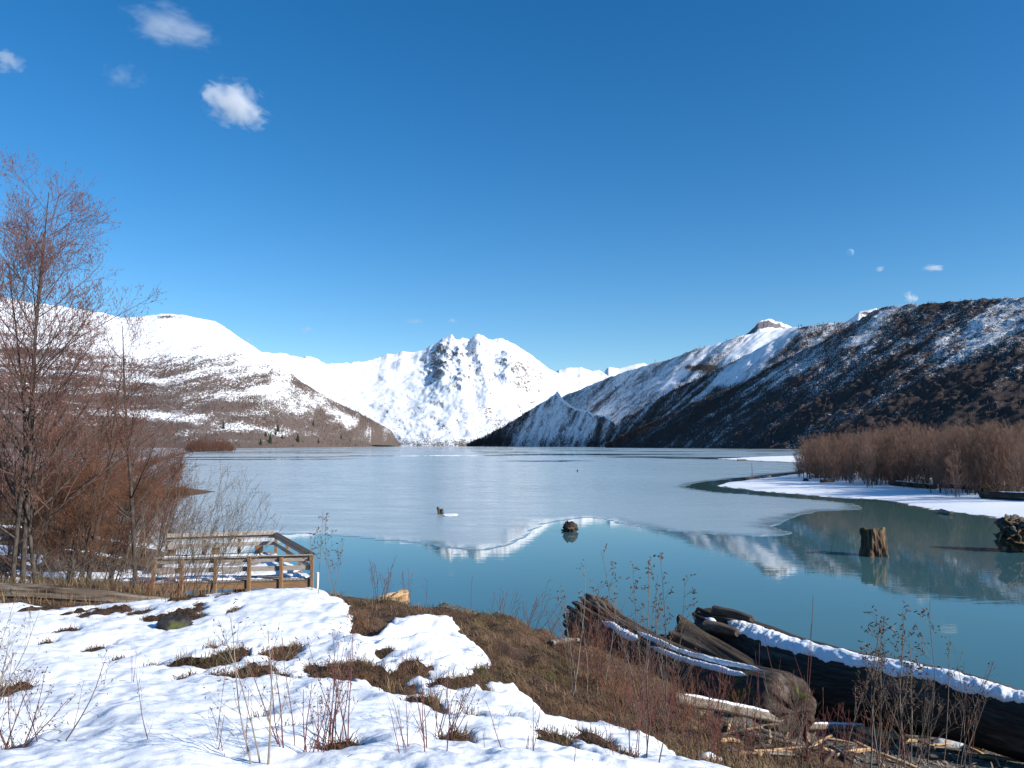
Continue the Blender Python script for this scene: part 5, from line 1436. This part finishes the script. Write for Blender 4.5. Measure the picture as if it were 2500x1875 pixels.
# boardwalk ramp on the left
ramp = thing("boardwalk", "low snowy boardwalk leading to the platform from the left", "boardwalk", (0, 0, 0))
ra, rb = lerp(FL, BL, 0.06), lerp(FL, BL, 0.24)
da = np.array([-9.0, -1.2, 0.0])
for k in range(46):
    t0 = (k + 0.5) / 46
    board("walk_plank", ra + da * t0 + z3(zd - 0.06 + 0.45 * t0), rb + da * t0 + z3(zd - 0.06 + 0.45 * t0), 0.185, 0.04, DECK, ramp, 0.004, seed=k)
board("beam", ra + z3(zd - 0.19), ra + da + z3(zd + 0.26), 0.06, 0.2, DECKD, ramp)
rp = lambda u, v: (lerp(ra, rb, v[..., None]) + da * u[..., None] + np.array([0, 0, 1.0]) * (zd - 0.036 + 0.45 * u[..., None]))
patch_snow("snow_cover", rp, 120, 24, 0.09, 14, ramp, 0.33)
# white marker pipe at the corner
p = FR + np.array([0.22, -0.02, 0])
bb = Build(); bb.add(tubes(np.array([[p + z3(gz(p) - 0.3), p + z3(1.0), p + z3(1.72)]]), np.array([[0.055, 0.055, 0.055]]), 12))
o = obj("pipe", bb.mesh("pipe", [WHITE])); tag(o, "white upright pipe at the platform's lake-side corner post", "pipe")

# ------------------------------------------------------------------ foreground shrubs and shoots
def fg(label, px, py, topx, topy, stems, seed, mats=(TWIG_DARKRED, BUD), fan=(3, 22), n1=4, n2=2, r0=0.006, **kw):
    p = hit(px, py) if py <= 1876 else np.array([*hit(px, 1875)])
    if py > 1876:
        # root just below the frame
        c = hit(px, 1875); k = 1 - (py - 1875) / 900.0
        p = np.array([c[0] * k, c[1] * k, 0]); p[2] = float(ground_z(p[:1], p[1:2])[0])
    top = at(topx, topy, p[1])
    H = float(top[2] - p[2]); ln = ((top[0] - p[0]) / max(H, 0.1) * 0.8, 0.0)
    return shrub("bare_shrub", label, tuple(p + [0, 0, -0.02]), H * 1.06, stems, seed, mats, fan, n1, n2, r0, ln, **kw)
fg("pale forked sapling rising through the snow at bottom center-left", 640, 1950, 585, 1470, 3, 401, (TWIG_PALE, BUD), (2, 14), 6, 3, 0.0075, spread=0.05, minr=0.0013, hvar=(0.7, 1.0))
fg("reddish many-stemmed shrub right of the pale sapling", 745, 1900, 720, 1560, 10, 402, (TWIG_DARKRED, BUD), (4, 26), 4, 2, 0.0055, spread=0.06, minr=0.0012)
fg("thin twiggy shrub growing from the small grassy hole in the snow", 830, 1834, 800, 1500, 9, 403, (TWIG_DARKRED, BUD), (4, 24), 5, 2, 0.0055, spread=0.05, minr=0.0013)
fg("upright bunch of red shoots left of the snow bottom centre", 1010, 1890, 1000, 1590, 8, 404, (TWIG_DARKRED, BUD), (3, 18), 2, 0, 0.005, spread=0.08, minr=0.0013, cat=0)
fg("spray of brown shoots from the bare strip low on the snow", 1085, 1816, 1150, 1590, 12, 405, (TWIG_RED, BUD), (5, 28), 3, 2, 0.005, spread=0.09, minr=0.0014)
fg("fine twigged bush at the bottom left corner", 10, 1870, 60, 1560, 14, 406, (TWIG_RED, BUD), (8, 48), 6, 3, 0.006, spread=0.1, minr=0.0014)
fg("grey twigs leaning in from the left edge of the snow", -90, 1800, 60, 1420, 8, 407, (TWIG_PALE, BUD), (5, 30), 6, 3, 0.007, spread=0.1, minr=0.0015)
fg("lone wispy stem on the snow under the mossy boulder", 318, 1698, 310, 1570, 3, 408, (TWIG_RED, BUD), (2, 12), 2, 0, 0.003, spread=0.02, minr=0.001, cat=0)
fg("short dry stalks at the bottom edge left of the pale sapling", 430, 1900, 440, 1800, 5, 409, (TWIG_RED, BUD), (5, 30), 1, 0, 0.003, spread=0.25, minr=0.001, cat=0)
fg("budding sapling clump between the fluted log and the snow", 1545, 1760, 1530, 1350, 9, 410, (TWIG_GREY, BUD), (3, 17), 8, 3, 0.010, spread=0.30, minr=0.0024, cat=2, bud=(0.045, 0.010), L1=0.22)
fg("slender sapling in front of the fluted root end", 1420, 1690, 1395, 1365, 4, 411, (TWIG_PALE, BUD), (3, 14), 6, 3, 0.009, spread=0.15, minr=0.0022, cat=1, bud=(0.04, 0.009), L1=0.22)
fg("budding sapling clump in front of the longest log", 2175, 1862, 2180, 1440, 10, 412, (TWIG_GREY, BUD), (3, 16), 9, 4, 0.011, spread=0.30, minr=0.0024, cat=2, bud=(0.05, 0.010), L1=0.22)
fg("thinner budding sapling right of the large clump", 2300, 1868, 2330, 1570, 6, 413, (TWIG_GREY, BUD), (3, 18), 7, 3, 0.009, spread=0.25, minr=0.0024, cat=1, bud=(0.045, 0.009), L1=0.25)
fg("tall single red shoot crossing the broad snow band", 1955, 1860, 1938, 1452, 3, 414, (TWIG_DARKRED, BUD), (1, 8), 1, 0, 0.008, spread=0.1, minr=0.003, cat=0)
fg("single thin shoot near the right edge of the view", 2380, 1872, 2372, 1605, 2, 415, (TWIG_DARKRED, BUD), (1, 6), 1, 0, 0.007, spread=0.05, minr=0.003, cat=0)
fg("red shoots in front of the mossy rounded log end", 1860, 1850, 1850, 1600, 9, 416, (TWIG_DARKRED, BUD), (2, 14), 2, 0, 0.007, spread=0.35, minr=0.003, cat=0)
fg("dense red shoots at the bottom edge right of the snow", 1760, 1880, 1760, 1690, 16, 417, (TWIG_DARKRED, BUD), (3, 25), 3, 2, 0.005, spread=0.3, minr=0.002, cat=0)
fg("tangle of red and brown shoots at the bottom edge under the saplings", 2050, 1885, 2060, 1720, 20, 418, (TWIG_DARKRED, BUD), (4, 30), 3, 2, 0.006, spread=0.5, minr=0.0025, cat=0)
fg("reddish twigs standing on the brown crest beside the orange chunk", 935, 1472, 945, 1360, 7, 419, (TWIG_RED, BUD), (4, 28), 4, 2, 0.007, spread=0.12, minr=0.0035, cat=0)
fg("lone straight shoot on the crest in front of open water", 1150, 1488, 1152, 1402, 1, 420, (TWIG_RED, BUD), (0, 3), 0, 0, 0.008, spread=0.01, minr=0.004, cat=0)
fg("wispy arching stems on the crest left of the fluted log", 1300, 1550, 1330, 1420, 11, 421, (TWIG_RED, BUD), (8, 36), 4, 2, 0.006, spread=0.3, minr=0.003, cat=0)
fg("dry brown stems in the dark grassy notch of the snow edge", 880, 1545, 890, 1455, 12, 422, (TWIG_ORANGE, BUD), (8, 40), 2, 1, 0.006, spread=0.12, minr=0.003, cat=0)
fg("tall budding twig rising beside the platform corner", 800, 1458, 795, 1245, 5, 423, (TWIG_GREY, BUD), (3, 16), 6, 3, 0.010, spread=0.15, minr=0.0035, cat=1, bud=(0.06, 0.013), L1=0.25)
fg("sparse red stems above the grassy patches in the middle of the snow", 960, 1690, 975, 1540, 7, 424, (TWIG_DARKRED, BUD), (3, 22), 2, 1, 0.004, spread=0.12, minr=0.0016, cat=0)
fg("few tall stems at the right tip of the snow lobe", 1180, 1668, 1190, 1540, 5, 425, (TWIG_RED, BUD), (3, 20), 2, 1, 0.004, spread=0.12, minr=0.0018, cat=0)
fg("wispy stems left of the pale sapling over the snow", 520, 1890, 500, 1620, 5, 426, (TWIG_RED, BUD), (3, 18), 3, 1, 0.004, spread=0.12, minr=0.0012, cat=0)
fg("slim stems at the bottom edge below the snow's right part", 1300, 1890, 1310, 1690, 7, 427, (TWIG_DARKRED, BUD), (3, 20), 3, 1, 0.0045, spread=0.15, minr=0.0015, cat=0)
fg("tall brown stems at the bottom edge where the snow ends", 1560, 1890, 1570, 1580, 8, 428, (TWIG_DARKRED, BUD), (2, 16), 4, 2, 0.006, spread=0.2, minr=0.0018, cat=0)
tang = [(1395,1640),(1440,1665),(1480,1690),(1520,1705),(1585,1735),(1640,1765),(1700,1800),(1620,1810),(1500,1745),(1680,1850),(1800,1830),(1900,1866),(1580,1780),(2000,1850),(2120,1870),(2240,1868),(1410,1620),(1460,1650),(1545,1712),(1610,1740),(1660,1790),(1740,1775),(1530,1800)]
for k, (px, py) in enumerate(tang):
    fg("tuft of thin leafless stems on the brown bank between the snow and the logs", px, py, px + (k * 37 % 60) - 30, py - 120 - (k * 53 % 120), 11, 440 + k, ((TWIG_RED, TWIG_DARKRED, TWIG_ORANGE, TWIG_GREY)[k % 4], BUD), (6, 40), 4, 2, 0.005, spread=0.22, minr=0.0024, cat=0, group="reddish tufts on the bank")
crest_sh = [(1215,1505),(1265,1530),(1370,1585),(1010,1485)]
for k, (px, py) in enumerate(crest_sh):
    fg("sparse dry stems along the brown crest above the water", px, py, px + 6, py - 70 - 12 * k, 5, 470 + k, (TWIG_RED, BUD), (4, 30), 2, 1, 0.006, spread=0.18, minr=0.003, cat=0, group="dry stems along the crest")

# ------------------------------------------------------------------ moon and clouds
def cloud_mat(name, k, seed, sc=2.2, cut=0.45):
    m, nt, out = new_mat(name); n = N(nt)
    co = n.coord()
    ln = n.add("ShaderNodeVectorMath", operation='LENGTH'); n.link(co, ln.inputs[0])
    nz = n.noise(n.mapping(co, loc=(seed, seed * 1.7, seed * 0.6)), sc, 9, 0.64, 0.45)
    f = n.math('SUBTRACT', n.math('ADD', n.math('MULTIPLY', n.math('SUBTRACT', 1.0, ln.outputs['Value']), 1.0), n.math('MULTIPLY', n.math('SUBTRACT', nz, 0.5), 2.6)), cut)
    d = n.math('MULTIPLY', n.math('MAXIMUM', f, 0.0), k)
    v = n.add("ShaderNodeVolumePrincipled"); v.inputs['Color'].default_value = (0.96, 0.97, 1.0, 1)
    v.inputs['Anisotropy'].default_value = 0.2
    n.link(d, v.inputs['Density']); n.link(v.outputs[0], out.inputs['Volume'])
    return m
def cloud(label, px, py, wpx, hpx, Y, k, seed, sc=2.2, cut=0.4, rot=0.0):
    p = at(px, py, Y); rx = wpx / 2 / F * Y * 1.25; rz = hpx / 2 / F * Y * 1.25
    bm = bmesh.new(); bmesh.ops.create_icosphere(bm, subdivisions=3, radius=1.0)
    me = bpy.data.meshes.new("cloud"); bm.to_mesh(me); bm.free()
    me.materials.append(cloud_mat("cloud_%d" % seed, k / (rx * 0.7), seed, sc, cut))
    o = obj("cloud", me, None, tuple(p)); o.scale = (rx, (rx + rz) / 2, rz); o.rotation_euler = (0, rot, 0)
    tag(o, label, "cloud", "small clouds in the clear sky")
cloud("brightest small puffy cloud, lower of the upper-left clouds", 572, 252, 165, 110, 5200, 4.5, 3, 1.7, 0.30, 0.45)
cloud("thin wispy cloud near the top edge, upper left", 415, 66, 240, 90, 5200, 1.7, 12, 2.1, 0.34, 0.15)
cloud("small torn cloud at the left edge of the sky", 18, 150, 80, 56, 5200, 1.5, 8, 1.8, 0.32)
cloud("faint cloud wisp between the upper-left clouds", 300, 185, 120, 90, 5200, 0.5, 21, 2.6, 0.50)
cloud("thin flat white cloudlet above the right mountain", 2282, 655, 62, 15, 9000, 2.4, 5, 1.5, 0.28, 0.06)
cloud("small white cloud tuft just over the right ridge", 2224, 728, 34, 28, 9000, 2.2, 9, 1.5, 0.28, 0.6)
cloud("faint cloudlet below the moon", 2148, 657, 24, 16, 9000, 1.0, 11, 1.4, 0.3)
cloud("tiny pale cloud above the left pass", 748, 806, 42, 18, 11000, 1.0, 15, 1.5, 0.3, -0.3)
cloud("faint pale cloud left of the twin rock towers", 1010, 784, 50, 14, 12500, 0.8, 17, 1.5, 0.3)
cloud("tiny pale cloud straight above the twin rock towers", 1104, 782, 26, 12, 12500, 1.0, 18, 1.5, 0.3)
cloud("pale cloud scrap on the slope line of the left mountain", 605, 838, 50, 30, 12500, 0.9, 19, 1.5, 0.3, 0.5)

MOON, nt, out = new_mat("moon"); n = N(nt)
tr = n.add("ShaderNodeBsdfTransparent"); df = n.add("ShaderNodeBsdfDiffuse")
n.val(df.inputs['Color'], n.mix(n.maprange(n.noise(n.coord(), 2.2, 4), 0.4, 0.6), (0.08, 0.08, 0.08), (0.15, 0.15, 0.14)))
ad = n.add("ShaderNodeAddShader"); n.link(tr.outputs[0], ad.inputs[0]); n.link(df.outputs[0], ad.inputs[1]); n.link(ad.outputs[0], out.inputs[0])
bm = bmesh.new(); bmesh.ops.create_uvsphere(bm, u_segments=32, v_segments=20, radius=1.0)
bmesh.ops.delete(bm, geom=[v for v in bm.verts if v.co.y > 0.1], context='VERTS')
for f in bm.faces: f.smooth = True
me = bpy.data.meshes.new("moon"); bm.to_mesh(me); bm.free(); me.materials.append(MOON)
pm = at(2075, 617, 30000)
o = obj("moon", me, None, tuple(pm)); s = 9.5 / F * 30000; o.scale = (s, s, s)
tag(o, "pale daytime half moon in the blue sky at right", "moon")
